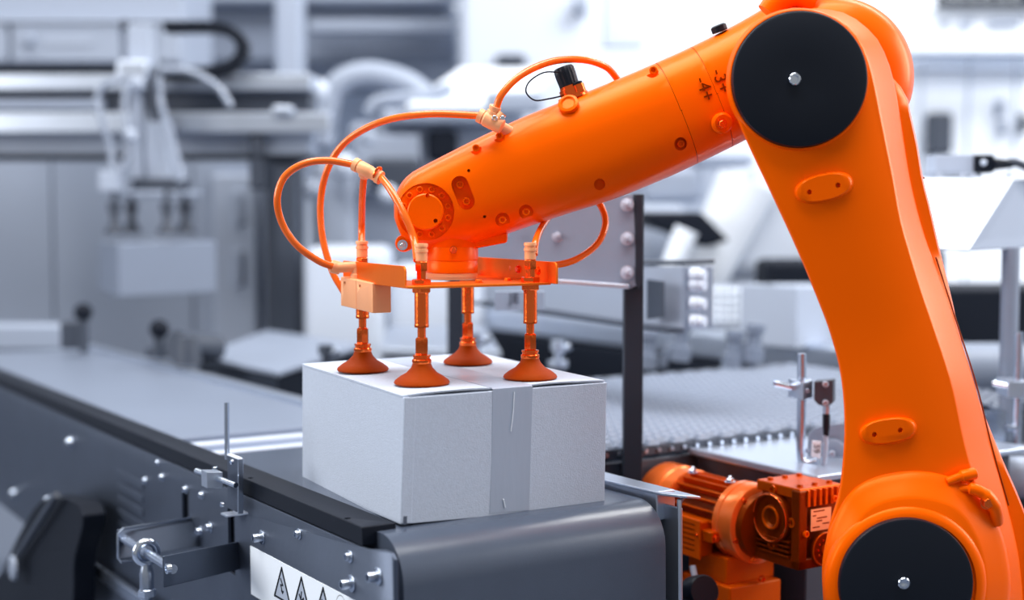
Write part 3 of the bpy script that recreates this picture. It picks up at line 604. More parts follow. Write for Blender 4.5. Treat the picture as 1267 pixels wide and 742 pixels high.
# shoulder, turntable and pedestal (below the frame)
sc = at(1133, 735, 1.56); b = B().lathe(V((sc.x+.022, 1.50, sc.z)), AX, [(.08, 0), (.100, .02), (.106, .07), (.1, .13), (.08, .15), (0, .15)], 64); b.build('shoulder_housing', M_paint, rb, 60)
b = B().lathe((sc.x+.03, 1.57, .52), (0, 0, 1), [(.14, 0), (.14, .05), (.12, .06), (.11, .18), (.10, .20)], 48); b.build('turntable', M_paint, rb)
b = B().box((sc.x-.18, 1.40, 0), (sc.x+.18, 1.76, .52)); b.build('pedestal', M_dgrey, rb, bevel=.01)
# cable connector on the forearm
d_ = V((-.33, .05, .94)).normalized()
pc = at(709, 119, YA-.01); cn = B().lathe(pc-d_*.004, d_, [(.0175, 0), (.0175, .005), (.0135, .0055), (.0135, .0130), (.0118, .0135), (.0118, .016)], 28).build('connector_base', M_ometal, rb)
b = B(); R = []
for h, r in ((.011, .0095), (.0125, .0113), (.026, .0120), (.032, .0118), (.0345, .0105)):
    R.append([pc+d_*h+(frame(d_)[0]*math.cos(t)+frame(d_)[1]*math.sin(t))*r*(1-.05*(k % 2)) for k, t in enumerate([2*math.pi*i/36 for i in range(36)])])
b.loft(R); cp = b.build('black_cap', M_black, cn, 30, label='ribbed black cap')
b = B().tube([at(691, 89, YA-.02), at(672, 90, YA-.022), at(655, 101, YA-.02), at(651, 114, YA-.02), at(662, 124, YA-.02), at(680, 122, YA-.018), at(694, 119, YA-.012)], .0009, 8, 10); b.build('cap_cord', M_blackm, cn)
b = B().lathe(at(719, 115, YA-.02), d_, [(.0065, 0), (.0065, .010), (.004, .0105)], 18); b.build('side_screw', M_ometal, cn); b = B().lathe(at(715, 104, YA-.02), d_, [(.0055, 0), (.0055, .002), (.003, .003)], 18); b.build('black_plug', M_black, cn)
b = B().lathe(at(703, 128, YA-.040), V((-.25, -.8, .55)), [(.0115, -.004), (.0115, .001), (.0085, .002), (.0065, .0), (0, .0)], 26); b.build('socket', M_paint, cn)
# raised axis marks
right = V((math.cos(math.radians(70)), 0, -math.sin(math.radians(70)))); upv = V((math.sin(math.radians(70)), 0, math.cos(math.radians(70))))
for s_, q in (('-4+', (872, 110)), ('-3+', (892, 100))):
    me = text_mesh(s_, .0195, M_odark, .0005); put_text(me, 'axis_mark', nk, at(q[0], q[1], YA-.0585), right, upv)
# ------------------------------------------------------------------ gear motor
gm = thing('gear_motor', 'orange gear motor with round flange and ribbed gearbox, left of the lower link', 'motor', at(915, 742, 1.75))
O = at(988, 705, 1.62); ud = V((u.x, u.y, 0)).normalized(); vd = V((ud.y, -ud.x, 0))
def Q(a, b_, c): return O+ud*a+vd*b_+V((0, 0, c))
def qbox(B_, a0, a1, b0, b1, c0, c1): return B_.hexa(Q(a0, b0, c0), ud*(a1-a0), vd*(b1-b0), V((0, 0, c1-c0)))
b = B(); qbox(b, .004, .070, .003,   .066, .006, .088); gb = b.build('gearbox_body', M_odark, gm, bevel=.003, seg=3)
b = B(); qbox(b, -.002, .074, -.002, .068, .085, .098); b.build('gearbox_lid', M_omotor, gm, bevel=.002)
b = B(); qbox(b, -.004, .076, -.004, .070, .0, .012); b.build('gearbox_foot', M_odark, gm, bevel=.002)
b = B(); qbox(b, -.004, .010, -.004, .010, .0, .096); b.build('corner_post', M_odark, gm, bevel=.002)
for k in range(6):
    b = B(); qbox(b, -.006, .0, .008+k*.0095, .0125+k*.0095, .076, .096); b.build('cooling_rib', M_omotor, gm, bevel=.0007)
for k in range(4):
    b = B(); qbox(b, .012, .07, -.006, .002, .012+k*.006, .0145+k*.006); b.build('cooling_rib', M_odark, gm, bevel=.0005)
for a in (.01, .062):
    for bb_ in (.01, .034, .058): place(HX_OD, 'bolt', gm, Q(a, bb_, .098), (0, 0, 1), 3.6*mm)
# output flange on the left face
fc = Q(.043, -.002, .056)
of = B().lathe(fc, -vd, [(.030, -.006), (.031, .004), (.0295, .0065), (.0275, .0065), (.0265, .002), (.016, .001), (.0145, .0045), (.0115, .0050), (.0085, .0015), (.004, .001), (0, .001)], 48).build('output_flange', M_odark, gm, 30)
B().torus(fc-vd*.006, vd, .0285, .0013, 48, 8).build('flange_rim', M_ometal, of)
B().torus(fc-vd*.0045, vd, .0130, .0018, 32, 8).build('hub_ring', M_omotor, of)
for t in (90, 0, 270, 180):
    a = math.radians(t); c = fc+ud*math.cos(a)*.034+V((0, 0, math.sin(a)*.034)); B().lathe(c, -vd, [(.006, -.004), (.006, .003), (.0033, .003), (.003, -.001), (0, -.001)], 18).build('bolt_ear', M_omotor, of)
# label and end cap on the right face
lbq = B(); lbq.hexa(Q(-.0052, .0135, .046), vd*.033, V((0, 0, .0265)), -ud*.0006); lb2 = lbq.build('type_label', M_opale, gm, label='pale orange label with fine print')
for k, (c, w0, w1) in enumerate(((.069, .004, .022), (.064, .003, .008), (.0605, .010, .026), (.057, .009, .018), (.053, .019, .030), (.0498, .003, .014))):
    b = B(); b.hexa(Q(-.0059, .0135+w0, c), vd*(w1-w0), V((0, 0, .0014)), -ud*.0002); b.build('print_line', M_odark, lb2)
ecp = Q(-.003, .037, .022); cpq = B().lathe(ecp, -ud, [(.021, 0), (.021, .003), (.0195, .004), (.0185, .0025), (0, .0025)], 40).build('end_cap', M_odark, gm)
B().torus(ecp-ud*.0035, ud, .0197, .0011, 40, 8).build('cap_rim', M_omotor, cpq)
for k in range(10): a = 2*math.pi*k/10; place(SC_O, 'screw', cpq, ecp-ud*.0024+vd*math.cos(a)*.0115+V((0, 0, math.sin(a)*.0115)), -ud, 1.4*mm)
B().lathe(ecp-ud*.0025, -ud, [(.0055, 0), (.0055, .0015), (.003, .0016), (.002, .001), (0, .001)], 20).build('hub', M_omotor, cpq)
for q_ in ((.060, .005), (.006, .044), (.052, .082)): place(SC_OP, 'screw', gm, Q(-.004, q_[0], q_[1]), -ud, 4*mm)
# motor
mc = lambda a: Q(a, .014, .037)
B().lathe(mc(.098), ud, [(.046, -.016), (.0495, -.014), (.0505, -.010), (.0505, .006), (.0485, .0075), (.0485, .010), (.0500, .0115), (.0500, .020), (.046, .022), (.030, .022)], 64).build('motor_flange', M_omotor_lt, gm, 30)
b = B().lathe(mc(.070), ud, [(.030, 0), (.040, .004), (.043, .014)], 40); b.build('flange_neck', M_odark, gm)
B().lathe(mc(.118), ud, [(.037, 0), (.037, .105)], 40).build('stator', M_odark, gm)
for k in range(22):
    a = 2*math.pi*k/22; dr_ = vd*math.cos(a)+V((0, 0, math.sin(a))); tn = ud.cross(dr_)
    b = B(); b.hexa(mc(.122)+dr_*.035-tn*.0011, ud*.092, tn*.0022, dr_*.0115); b.build('cooling_fin', M_omotor, gm, bevel=.0005)
B().lathe(mc(.215), ud, [(.0460, 0), (.0475, .001), (.0475, .022), (.0490, .024), (.0490, .058), (.045, .066), (.030, .069), (0, .069)], 56).build('fan_cowl', M_omotor_lt, gm, 35)
for k, t in enumerate((20, 75, 130, 200, 250, 300, 345)):
    a = math.radians(t); dr_ = vd*math.cos(a)+V((0, 0, math.sin(a))); place(HX_O, 'bolt', gm, mc(.083)+dr_*.044, -ud, 3.4*mm)
for a_ in (.13, .205): place(HX_S, 'bright_bolt', gm, mc(a_)+V((0, 0, .047))-vd*.01, (0, 0, 1), 5*mm)
# terminal box, name plate, foot
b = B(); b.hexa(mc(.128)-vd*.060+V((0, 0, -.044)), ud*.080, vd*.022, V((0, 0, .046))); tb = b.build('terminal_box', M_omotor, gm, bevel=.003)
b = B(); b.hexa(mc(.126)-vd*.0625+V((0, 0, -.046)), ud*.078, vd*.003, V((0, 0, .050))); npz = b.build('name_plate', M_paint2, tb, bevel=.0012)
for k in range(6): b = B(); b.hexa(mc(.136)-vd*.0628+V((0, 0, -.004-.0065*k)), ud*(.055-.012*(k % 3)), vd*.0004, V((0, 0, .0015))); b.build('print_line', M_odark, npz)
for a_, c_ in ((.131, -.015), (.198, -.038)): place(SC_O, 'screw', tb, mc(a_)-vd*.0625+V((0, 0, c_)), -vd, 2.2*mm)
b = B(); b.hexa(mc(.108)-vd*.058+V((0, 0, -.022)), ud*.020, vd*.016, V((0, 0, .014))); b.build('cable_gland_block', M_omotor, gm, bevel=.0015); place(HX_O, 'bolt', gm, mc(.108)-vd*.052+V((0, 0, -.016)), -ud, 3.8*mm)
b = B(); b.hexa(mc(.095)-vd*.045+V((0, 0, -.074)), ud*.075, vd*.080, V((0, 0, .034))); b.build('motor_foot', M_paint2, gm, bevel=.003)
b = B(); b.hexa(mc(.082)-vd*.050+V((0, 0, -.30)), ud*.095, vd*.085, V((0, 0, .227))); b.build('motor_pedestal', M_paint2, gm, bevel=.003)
place(SC_O, 'cap_screw', gm, mc(.081)-vd*.0+V((0, 0, -.068)), -ud, 4.5*mm)
ov = B().cyl(mc(.10)-vd*.06+V((0, 0, -.086)), mc(.16)-vd*.09+V((0, 0, -.09)), .014, n=22)
kb = B().lathe(at(872, 731, 1.62), at(842, 735, 1.68)-at(872, 731, 1.62), [(.018, 0), (.020, .003), (.020, .028), (.011, .032), (.010, .05)], 28).build('black_gland', M_black, gm)
o = B().tube([at(845, 733, 1.66), at(838, 745, 1.66), at(850, 775, 1.66)], .007, 12).build('power_cable', M_clear, None); tag(o, 'pale cable leaving the black gland under the orange motor', 'cable', None)
o = B().tube([at(857, 700, 1.70), at(860, 720, 1.69), at(856, 745, 1.69), at(850, 790, 1.69)], .004, 12).build('thin_cable', M_lgrey, None); tag(o, 'thin grey cable hanging just right of the conveyor end plate', 'cable')
# ------------------------------------------------------------------ middle distance: bracket post, beam, modular belt
def wbox(x0, y0, x1, y1, Y, dep, B_=None):     # a box whose front face fills this picture area at depth Y
    p, q = at(x0, y1, Y), at(x1, y0, Y); B_ = B_ or B(); B_.box((p.x, Y, p.z), (q.x, Y+dep, q.z)); return B_
def fbox(x0, y0, x1, Y, dep, B_=None):         # the same, standing on the floor
    p, q = at(x0, y0, Y), at(x1, y0, Y); B_ = B_ or B(); B_.box((p.x, Y, 0), (q.x, Y+dep, p.z)); return B_
def bar3(B_, p, q, wd, ht):                    # a bar from p to q, its top edge on the line
    d = (q-p).normalized(); n = V((d.y, -d.x, 0)).normalized(); up = n.cross(d)
    if up.z < 0: up = -up
    return B_.hexa(p, q-p, -n*wd if n.y < 0 else n*wd, -up*ht)
YP = 1.812
po = thing('bracket_post', 'dark square post carrying a bolted grey plate behind the gripper', 'post', V((at(784, 300, YP).x, YP, 0)))
pl0, pr0 = at(771.5, 600, YP), at(795, 600, YP); zt_ = at(784, 240, YP).z
B().box((pl0.x, YP, 0), (pr0.x, YP+.03, zt_)).build('upright', M_postd, po, bevel=.0015)
b = B(); Pp = [at(560, 236, YP+.06), at(784, 241, YP-.006), at(790, 352, YP-.006), at(780, 357, YP-.006), at(560, 341, YP+.06)]
nrm_ = (Pp[1]-Pp[0]).cross(Pp[4]-Pp[0]).normalized(); nrm_ = nrm_ if nrm_.y < 0 else -nrm_
b.prism(Pp, nrm_*.004); mp = b.build('mounting_plate', M_plateg, po, bevel=.001)
b = B(); b.prism([Pp[4], Pp[3], Pp[3]+V((0, 0, .006)), Pp[4]+V((0, 0, .006))], nrm_*.014); b.build('folded_edge', M_alu, mp, bevel=.001)
b = B(); b.prism([at(786, 240, YP-.012), at(795, 240, YP-.012), at(795, 349, YP-.012), at(789, 357, YP-.012), at(786, 350, YP-.012)], V((0, .014, 0))); b.build('edge_angle', M_postd, po, bevel=.001)
for q in ((776, 253), (776, 295), (776, 337)): place(HX_Z, 'bolt', po, at(*q, YP-.010), V((-.35, -1, .1)), 6.5*mm)
for q in ((690, 292), (622, 290)): place(HX_Z, 'bolt', po, at(*q, YP+.018), V((-.2, -1, .1)), 5.5*mm)
b = B(); b.cyl(at(597, 315, 2.0), at(597, 235, 2.0), .003, n=10); b.build('thin_rod', M_chrome, po)
b = B(); b.cyl(at(604, 315, 2.0), at(604, 235, 2.0), .003, n=10); b.build('thin_rod', M_chrome, po)
# square profile beam passing behind the post
bm_ = thing('crossbeam', 'dark profile crossbeam with white end plugs behind the bracket post', 'beam', at(865, 410, 2.1))
A0, A1, A2, A3 = at(600, 330, 2.55), at(846, 330, 2.08), at(846, 407, 2.08), at(600, 372, 2.55)
dv = vd*.055
b = B(); b.loft([[A0, A3, A3+dv*.9+ud*.02, A0+dv*.9+ud*.02], [A1, A2, A2+dv, A1+dv]]); b.build('beam_body', M_mgrey, bm_, 0, bevel=.002)
b = B(); b.prism([A0+V((0, 0, .003)), A1+V((0, 0, .003)), A1+dv*1.1+V((0, 0, .004)), A0+dv*1.1+V((0, 0, .004))], V((0, 0, .006))); b.build('beam_top', M_dgrey, bm_, 0)
b = B(); b.prism([A3, A2, A2-vd*.03, A3-vd*.03], V((0, 0, -.005))); b.build('beam_ledge', M_dgrey, bm_, 0)
b = B(); b.prism([A1-ud*.004, A2-ud*.004, A2-ud*.004+dv, A1-ud*.004+dv], ud*.008); b.build('end_plate', M_plateg, bm_, 0, bevel=.002)
b = B(); b.prism([at(800, 345, 2.12), at(822, 348, 2.08), at(822, 392, 2.08), at(800, 395, 2.12)], V((0, -.006, 0))); b.build('cover_plate', M_dgrey, bm_, 0, bevel=.001)
for y in (340, 352, 375, 397): b = B(); p = at(856, y, 2.07); b.lathe(p, V((.8, -.5, 0)), [(.011, 0), (.011, .012), (.0085, .014), (.0085, .022), (0, .022)], 16); b.build('end_plug', M_wht2, bm_)
# tag with two letters hanging under the gripper bracket (far side)
sg = wbox(612, 360, 674, 384, 1.95, .004).build('small_sign', M_mgrey, None, bevel=.001); tag(sg, 'small pale sign plate with two letters just behind the right suction cup', 'sign')
me = text_mesh('JE', .020, M_dgrey, .0003); put_text(me, 'letters', sg, at(636, 369, 1.949), (1, 0, 0), (0, 0, 1))
# the modular plastic belt on the right
ZB = .9
mb = thing('modular_belt_conveyor', 'grey modular plastic belt conveyor crossing behind the carton on the right', 'conveyor', V((.5, 2.2, 0)))
E0 = atz(738, 556, ZB); NR = 42; PIT = .0222
row = B()
row.hexa((0, 0, -.012), (PIT*.93, 0, 0), (0, .61, 0), (0, 0, .010))
for k in range(26):
    y = .0235*k+.002
    z0 = -.002
    a = [(.0015, y), (PIT*.72, y), (PIT*.72, y+.0145), (.0015, y+.0145)]
    row.loft([[V((x, yy, z0)) for x, yy in a], [V((x+(.0025 if x < .01 else -.0025), yy+(.0025 if i in (0, 1) else -.0025), z0+.0068)) for i, (x, yy) in enumerate(a)]], cap=False)
rme = row.mesh('belt_row', M_rubber, smooth=30)
rq = Matrix((vd, ud, V((0, 0, 1)))).transposed().to_quaternion()
for k in range(NR):
    o = bpy.data.objects.new('belt_slat', rme); COL.objects.link(o); o.parent = mb
    p = E0+vd*(PIT*k)+ud*(.012 if k % 2 else 0); o.location = p-org(mb); o.rotation_mode = 'QUATERNION'; o.rotation_quaternion = rq; WORG[o.name] = p
Lb_ = PIT*NR
b = B(); b.hexa(E0-ud*.006-V((0, 0, .014)), vd*Lb_, ud*.003, V((0, 0, .012))); b.build('chain_edge', M_dgrey, mb)
rod = B().lathe((0, 0, 0), (0, 0, 1), [(.003, 0), (.003, .003), (0, .003)], 10).mesh('rod_end', M_alu)
for k in range(NR): place(rod, 'rod_end', mb, E0-ud*.006+vd*(PIT*(k+.5))-V((0, 0, .008)), -ud)
b = B(); b.hexa(E0-ud*.004-V((0, 0, .13)), vd*Lb_, ud*.012, V((0, 0, .11))); b.build('side_frame', M_dgrey, mb, bevel=.002)
b = B(); b.hexa(E0+ud*.64-V((0, 0, .13)), vd*Lb_, ud*.012, V((0, 0, .13))); b.build('far_side_frame', M_dgrey, mb, bevel=.002)
for s, t in ((.05, .03), (.75, .03), (.05, .6), (.75, .6)):
    p = E0+vd*s+ud*t; B().box((p.x-.02, p.y-.02, 0), (p.x+.02, p.y+.02, ZB-.05)).build('leg', M_dgrey, mb)
for k in range(4): place(HX_Z, 'bolt', mb, E0-ud*.005+vd*(.03+.05*k)-V((0, 0, .05)), -ud, 5*mm)
# steel table in front of it
T0 = atz(836, 551, .888)-ud*.03
tt = thing('steel_table', 'bright steel machine table between the modular belt and the gear motor', 'table', V((T0.x+.25, T0.y-.1, 0)))
b = B(); b.hexa(T0, vd*.42, -ud*.24, V((0, 0, -.008))); b.build('table_top', M_alu, tt, bevel=.0015)
b = B(); b.hexa(T0+vd*.012-V((0, 0, .008)), vd*.39, -ud*.22, V((0, 0, -.50))); b.build('cabinet', M_dgrey, tt, bevel=.003)
b = B(); b.hexa(T0-vd*.001+V((0, 0, -.006)), vd*.008, -ud*.245, V((0, 0, .0075))); b.build('edge_strip', M_plateg, tt, bevel=.001)
for s, t in ((.03, .03), (.36, .03), (.03, .20), (.36, .20)): p = T0+vd*s-ud*t; B().box((p.x-.015, p.y-.015, 0), (p.x+.015, p.y+.015, .39)).build('leg', M_dgrey, tt)
for k in range(3): place(HX_Z, 'bolt', tt, T0+vd*.010-ud*(.04+.065*k)-V((0, 0, .040)), -vd, 6*mm)
# sensor post with its clamp, sensor and numbered tag
YS = 1.80
sp_ = thing('sensor_post', 'thin bent steel post with clamp block and dark sensor beside the lower link', 'sensor', at(992, 582, YS))
b = B(); b.tube([at(992, 437, YS), at(992, 480, YS), at(991, 540, YS), at(991, 560, YS), at(993, 570, YS-.002), at(1000, 573, YS-.006), at(1012, 571, YS-.012)], .0058, 14, 8); b.build('bent_rod', M_steel, sp_)
b = B(); b.cyl(at(958, 474, YS-.02), at(985, 480, YS-.01), .0045, n=16); b.cyl(at(957.5, 474, YS-.02), at(958, 474, YS-.02), .0045, n=16); b.build('cross_rod', M_chrome, sp_)
c0 = at(993, 494, YS-.012); b = B(); b.hexa(c0, vd*.018, -vd*.0+ud*.028, V((0, 0, .023))); b.build('clamp_half', M_steel, sp_, bevel=.001)
b = B(); b.hexa(at(980, 491, YS-.014), at(993, 495, YS-.03)-at(980, 491, YS-.014), V((0, .022, 0)), V((0, 0, .022))); b.hexa(at(993, 495, YS-.03), at(1005, 491, YS-.016)-at(993, 495, YS-.03), V((0, .018, 0)), V((0, 0, .022))); b.build('clamp_block', M_alu, sp_)
place(SC_Z, 'screw', sp_, at(999, 483, YS-.023), V((.5, -.85, 0)), 2.8*mm)
b = B(); P = [(1007, 472), (1031, 470), (1031, 498), (1024, 503), (1013, 501), (1007, 495)]; b.prism([at(x, y, YS-.03) for x, y in P], V((.008, .022, 0))); b.build('sensor_head', M_dgrey, sp_, bevel=.001)
for q in ((1021, 475), (1021, 498)): place(SC_Z, 'screw', sp_, at(*q, YS-.031), -AX, 3.8*mm)
b = B(); b.lathe(at(1023, 502, YS-.02), (0, 0, -1), [(.005, 0), (.005, .010)], 14); b.build('cable_neck', M_alu, sp_)
b = B(); b.lathe(at(1022.5, 511, YS-.02), (0, 0, -1), [(.0045, 0), (.0050, .003), (.0048, .018), (.0035, .030)], 16); b.build('strain_relief', M_black, sp_)
b = B(); b.tube([at(1021.5, 538, YS-.02), at(1021, 560, YS-.02), at(1019, 580, YS-.02), at(1020, 600, YS-.02)], .0035, 10); b.build('sensor_cable', M_lgrey, sp_)
b = B(); b.prism([at(1005, 545, YS-.024), at(1016, 546, YS-.026), at(1015, 567, YS-.026), at(1004, 565, YS-.024)], V((0, .002, 0))); tg_ = b.build('number_tag', M_label, sp_, bevel=.0005)
me = text_mesh('59', .012, M_black, .0002); put_text(me, 'numerals', tg_, at(1010, 555, YS-.0262), (-.05, 0, -1), (1, 0, 0))
b = B(); P = resample([(1000, 585), (1000, 545), (1008, 530), (1040, 524), (1060, 524), (1060, 590), (1000, 585)], 40)[:-1]; b.prism([at(x, y, YS+.05) for x, y in P], V((0, .003, 0))); b.build('rounded_plate', M_plateg, sp_)
b = B(); b.lathe(at(1031, 561, YS+.045), V((-.5, -.85, 0)), [(.020, 0), (.020, .004), (.016, .006), (.006, .006), (.006, .012), (0, .012)], 32); b.build('guide_wheel', M_plateg, sp_)
for q in ((997, 557), (1029, 561)): place(SC_Z, 'screw', sp_, at(q[0], q[1], YS+.02), -AX, 3.6*mm)
b = B(); bar3(b, at(985, 576, YS), at(1048, 592, YS-.03), .02, .006); b.build('foot_plate', M_alu, sp_, bevel=.001)
# ------------------------------------------------------------------ right edge: hood, sensor box, pole
hd = thing('folded_hood', 'bright white folded sheet hood to the right of the upper link', 'hood', at(1200, 306, 2.05))
h1, h2, h3, h4 = at(1128, 221, 2.22), at(1253, 222, 2.22), at(1199, 308, 2.02), at(1128, 305, 2.02); h5, h6 = at(1345, 221, 2.42), at(1345, 300, 2.25)
b = B(); n_ = (h2-h1).cross(h4-h1).normalized(); n_ = n_ if n_.y < 0 else -n_; b.prism([h1, h2, h3, h4], -n_*.003); b.build('sloping_face', M_white, hd, 0)
b = B(); b.prism([h2, h5, h6, h3], V((0, .003, 0))); b.build('shaded_side', M_duct, hd, 0)  # same folded sheet, coloured grey to imitate its shaded side
b = B(); b.prism([h1+V((0, 0, .001)), h2+V((0, 0, .001)), h5+V((0, 0, .001)), h5+V((-.1, .2, .001)), h1+V((0, .3, .001))], V((0, 0, -.003))); b.build('hood_top', M_white, hd, 0)
b = B(); b.prism([h4, h3, h6, h6+V((-.1, .2, 0)), h4+V((0, .3, 0))], V((0, 0, -.003))); b.build('hood_floor', M_mgrey, hd, 0)
sx = thing('sensor_unit', 'small grey box with black plug lying on top of the white hood', 'sensor', at(1195, 217, 2.25))
wbox(1157, 191, 1208, 214, 2.24, .05).build('housing', M_lgrey, sx, bevel=.002)
wbox(1154, 214, 1215, 219, 2.24, .05).build('mount', M_alu, sx, bevel=.001)
wbox(1205, 191, 1231, 214, 2.235, .05).build('plug', M_black, sx, bevel=.003)
b = B(); b.lathe(at(1229, 203, 2.24), V((1, 0, 0)), [(.011, 0), (.009, .012), (.007, .03)], 16); b.build('plug_neck', M_black, sx)
b = B(); b.sphere(at(1217, 201, 2.23), .005); b.build('plug_screw', M_zinc, sx)
for x in (1162, 1192, 1204, 1248): place(HX_Z, 'bolt', sx, at(x, 219, 2.24), (0, 0, 1), 5*mm)
o = B().tube([at(1243, 203, 2.24), at(1256, 201, 2.24), at(1275, 210, 2.24), at(1300, 230, 2.24)], .007, 12).build('sensor_cable', M_dgrey, None); tag(o, 'dark cable curving right from the black plug on the hood', 'cable')
pp_ = thing('support_pole', 'grey round pole under the hood with a clamped side rod', 'pole', V((at(1250, 400, 2.1).x, 2.1, .866)))
x_ = at(1251, 306, 2.1).x; B().cyl((x_, 2.1, .866), (x_, 2.1, at(1250, 306, 2.1).z), .0135, n=28).build('pole_tube', M_plateg, pp_)
x2 = at(1261, 400, 2.0).x; B().cyl((x2, 2.0, at(1260, 552, 2.0).z), (x2, 2.0, at(1260, 411, 2.0).z), .006, n=14).build('side_rod', M_steel, pp_)
wbox(1247, 472, 1275, 492, 1.985, .05).build('clamp_block', M_alu, pp_, bevel=.001)
B().cyl(at(1229, 474, 2.0), at(1250, 478, 1.99), .0045, n=12).build('cross_rod', M_chrome, pp_)
B().tube([at(1244, 529, 2.0), at(1256, 528, 2.0), at(1260, 520, 2.0)], .006, 12).build('hook_rod', M_steel, pp_)
cb2 = thing('open_bin', 'open grey metal bin at the foot of the pole', 'bin', at(1220, 562, 2.1))
p = at(1195, 562, 2.05); q = at(1244, 509, 2.05)
for (x0_, y0_, x1_, y1_) in ((p.x-.05, 2.05, q.x, 2.053), (q.x-.003, 2.053, q.x, 2.20), (p.x-.05, 2.2, q.x, 2.203), (p.x-.05, 2.053, p.x-.047, 2.2)):
    B().box((x0_, y0_, p.z), (x1_, y1_, q.z)).build('bin_wall', M_steel, cb2)
B().box((p.x-.047, 2.053, p.z), (q.x-.003, 2.2, p.z+.003)).build('bin_floor', M_steel, cb2)
st = thing('dark_machine', 'dark machine body under the pole at the right edge', 'machine', V((at(1250, 600, 2.1).x, 2.2, 0)))
b = B(); p = at(1190, 564, 1.99); b.box((p.x, 1.99, 0), (p.x+.5, 2.12, p.z)); b.build('frame_cabinet', M_dgrey, st, bevel=.02)
b = B(); p = at(1180, 575, 1.95); b.cyl((p.x, 1.96, p.z-.02), (p.x+.4, 1.96, p.z-.02), .03, n=28); b.build('front_roller', M_mgrey, st)
for x in (1240, 1262): place(HX_S, 'bolt', st, at(x, 558, 2.03), (0, 0, 1), 5*mm)
# white belt drum and dark panel further behind
wd = thing('small_conveyor', 'white end of a small belt conveyor behind the pole', 'conveyor', V((at(1200, 480, 2.7).x, 2.8, 0)))
p, q = at(1160, 490, 2.7), at(1300, 434, 2.7); b = B(); b.cyl((p.x, 2.74, (p.z+q.z)/2), (q.x, 2.74, (p.z+q.z)/2), (q.z-p.z)/2, n=36); b.hexa((p.x, 2.74, p.z), (q.x-p.x, 0, 0), (0, .12, 0), (0, 0, q.z-p.z)); b.build('belt_end', M_rubber, wd)
for k in (0, 1): B().box((p.x+.05+.2*k-(.03 if k else 0), 2.8, 0), (p.x+.08+.2*k-(.03 if k else 0), 2.83, p.z)).build('leg', M_dgrey, wd)
o = fbox(1150, 357, 1420, 3.3, .3).build('dark_cabinet', M_blackm, None, bevel=.01); tag(o, 'near-black low cabinet behind the pole under the hood', 'cabinet')
o = fbox(1120, 300, 1176, 3.0, .2).build('wiring_column', M_dgrey, None, bevel=.03); tag(o, 'dark trunking beside the right edge of the upper link, under the hood', 'trunking')
# ------------------------------------------------------------------ background centre and right
lr = thing('light_frame', 'long pale rail over a block coloured black as shade, crossing behind the bracket post', 'conveyor', V((.3, 3.6, 0)))
p0, p1 = atz(600, 397, .9), atz(1100, 458, .9)
b = B(); bar3(b, p0+V((0, 0, .035)), p1+V((0, 0, .035)), .10, .06); b.build('pale_rail', M_alu, lr, bevel=.01)
b = B(); bar3(b, p0-V((0, .0, .028)), p1-V((0, .0, .028)), .12, .5); b.build('shade_block', M_blackm, lr, bevel=.01)  # black block stands in for the shadow gap under the rail
b = B(); bar3(b, p0+V((.0, .12, .0)), p1+V((.0, .12, .0)), .2, .02); b.build('bed', M_dgrey, lr, bevel=.01)
for t in (.1, .9):
    p = p0.lerp(p1, t); B().box((p.x-.03, p.y+.1, 0), (p.x+.03, p.y+.16, .66)).build('leg', M_dgrey, lr)
for i, (x, y) in enumerate(((840, 430), (905, 440), (930, 432), (800, 440))):
    o = thing('valve_block', ['small pale valve with drooping tube under the beam end', 'grey valve block at the edge of the dark shade block', 'pale knuckle of fittings above the modular belt', 'slanting pale tube against the dark shade block next to the post'][i], 'valve', at(x, y+20, 2.75), 'valves along the dark frame')
    B().lathe(at(x, y+16, 2.75), V((.1, 0, 1)), [(.022, 0), (.022, .03), (.015, .032), (.015, .06), (.02, .062), (.02, .078)], 16).build('valve_body', M_duct, o)
    B().tube([at(x-6, y-6, 2.75), at(x-14, y+4, 2.75), at(x-20, y+24, 2.75)] if i != 1 else [at(x+6, y, 2.75), at(x+20, y-4, 2.75), at(x+26, y+14, 2.75)], .009, 10).build('tube', M_duct, o)
mdk = thing('dark_machine', 'dark panel added low behind the near carton and conveyor end to keep the gap dark', 'machine', V((.3, 2.05, 0)))
fbox(700, 650, 860, 2.05, .03).build('dark_backdrop', M_dgrey, mdk, bevel=.005)  # added dark sheet that keeps the space below the conveyors dark
# carton on the right, white chute belt
c2 = thing('cardboard_box', 'blurred white carton partly hidden by the lower link', 'box', at(985, 432, 3.0))
a_, b_, c_ = at(985, 432, 2.9), at(915, 425, 3.05), at(1100, 424, 3.2)
up_ = V((0, 0, at(985, 354, 2.9).z-a_.z)); b = B(); b.loft([[a_, b_, b_+c_-a_, c_], [a_+up_, b_+up_, b_+c_-a_+up_, c_+up_]]); b.build('carton_body', M_carton2, c2, bevel=.004)
b = B(); m0 = a_+up_; b.prism([m0.lerp(b_+up_, .42), m0.lerp(b_+up_, .58), m0.lerp(b_+up_, .58)+(c_-a_), m0.lerp(b_+up_, .42)+(c_-a_)], V((0, 0, .001))); b.build('packing_tape', M_lgrey, c2)
wb = thing('chute_belt', 'white perforated belt strip left of the blurred carton', 'belt', at(888, 398, 3.3))
for r_ in range(5):
    for k in range(6):
        wbox(862+k*10, 356+r_*9, 870+k*10, 363+r_*9, 3.3, .01).build('belt_link', M_label, wb, bevel=.003)
wbox(858, 354, 925, 402, 3.312, .05).build('backing', M_lgrey, wb)
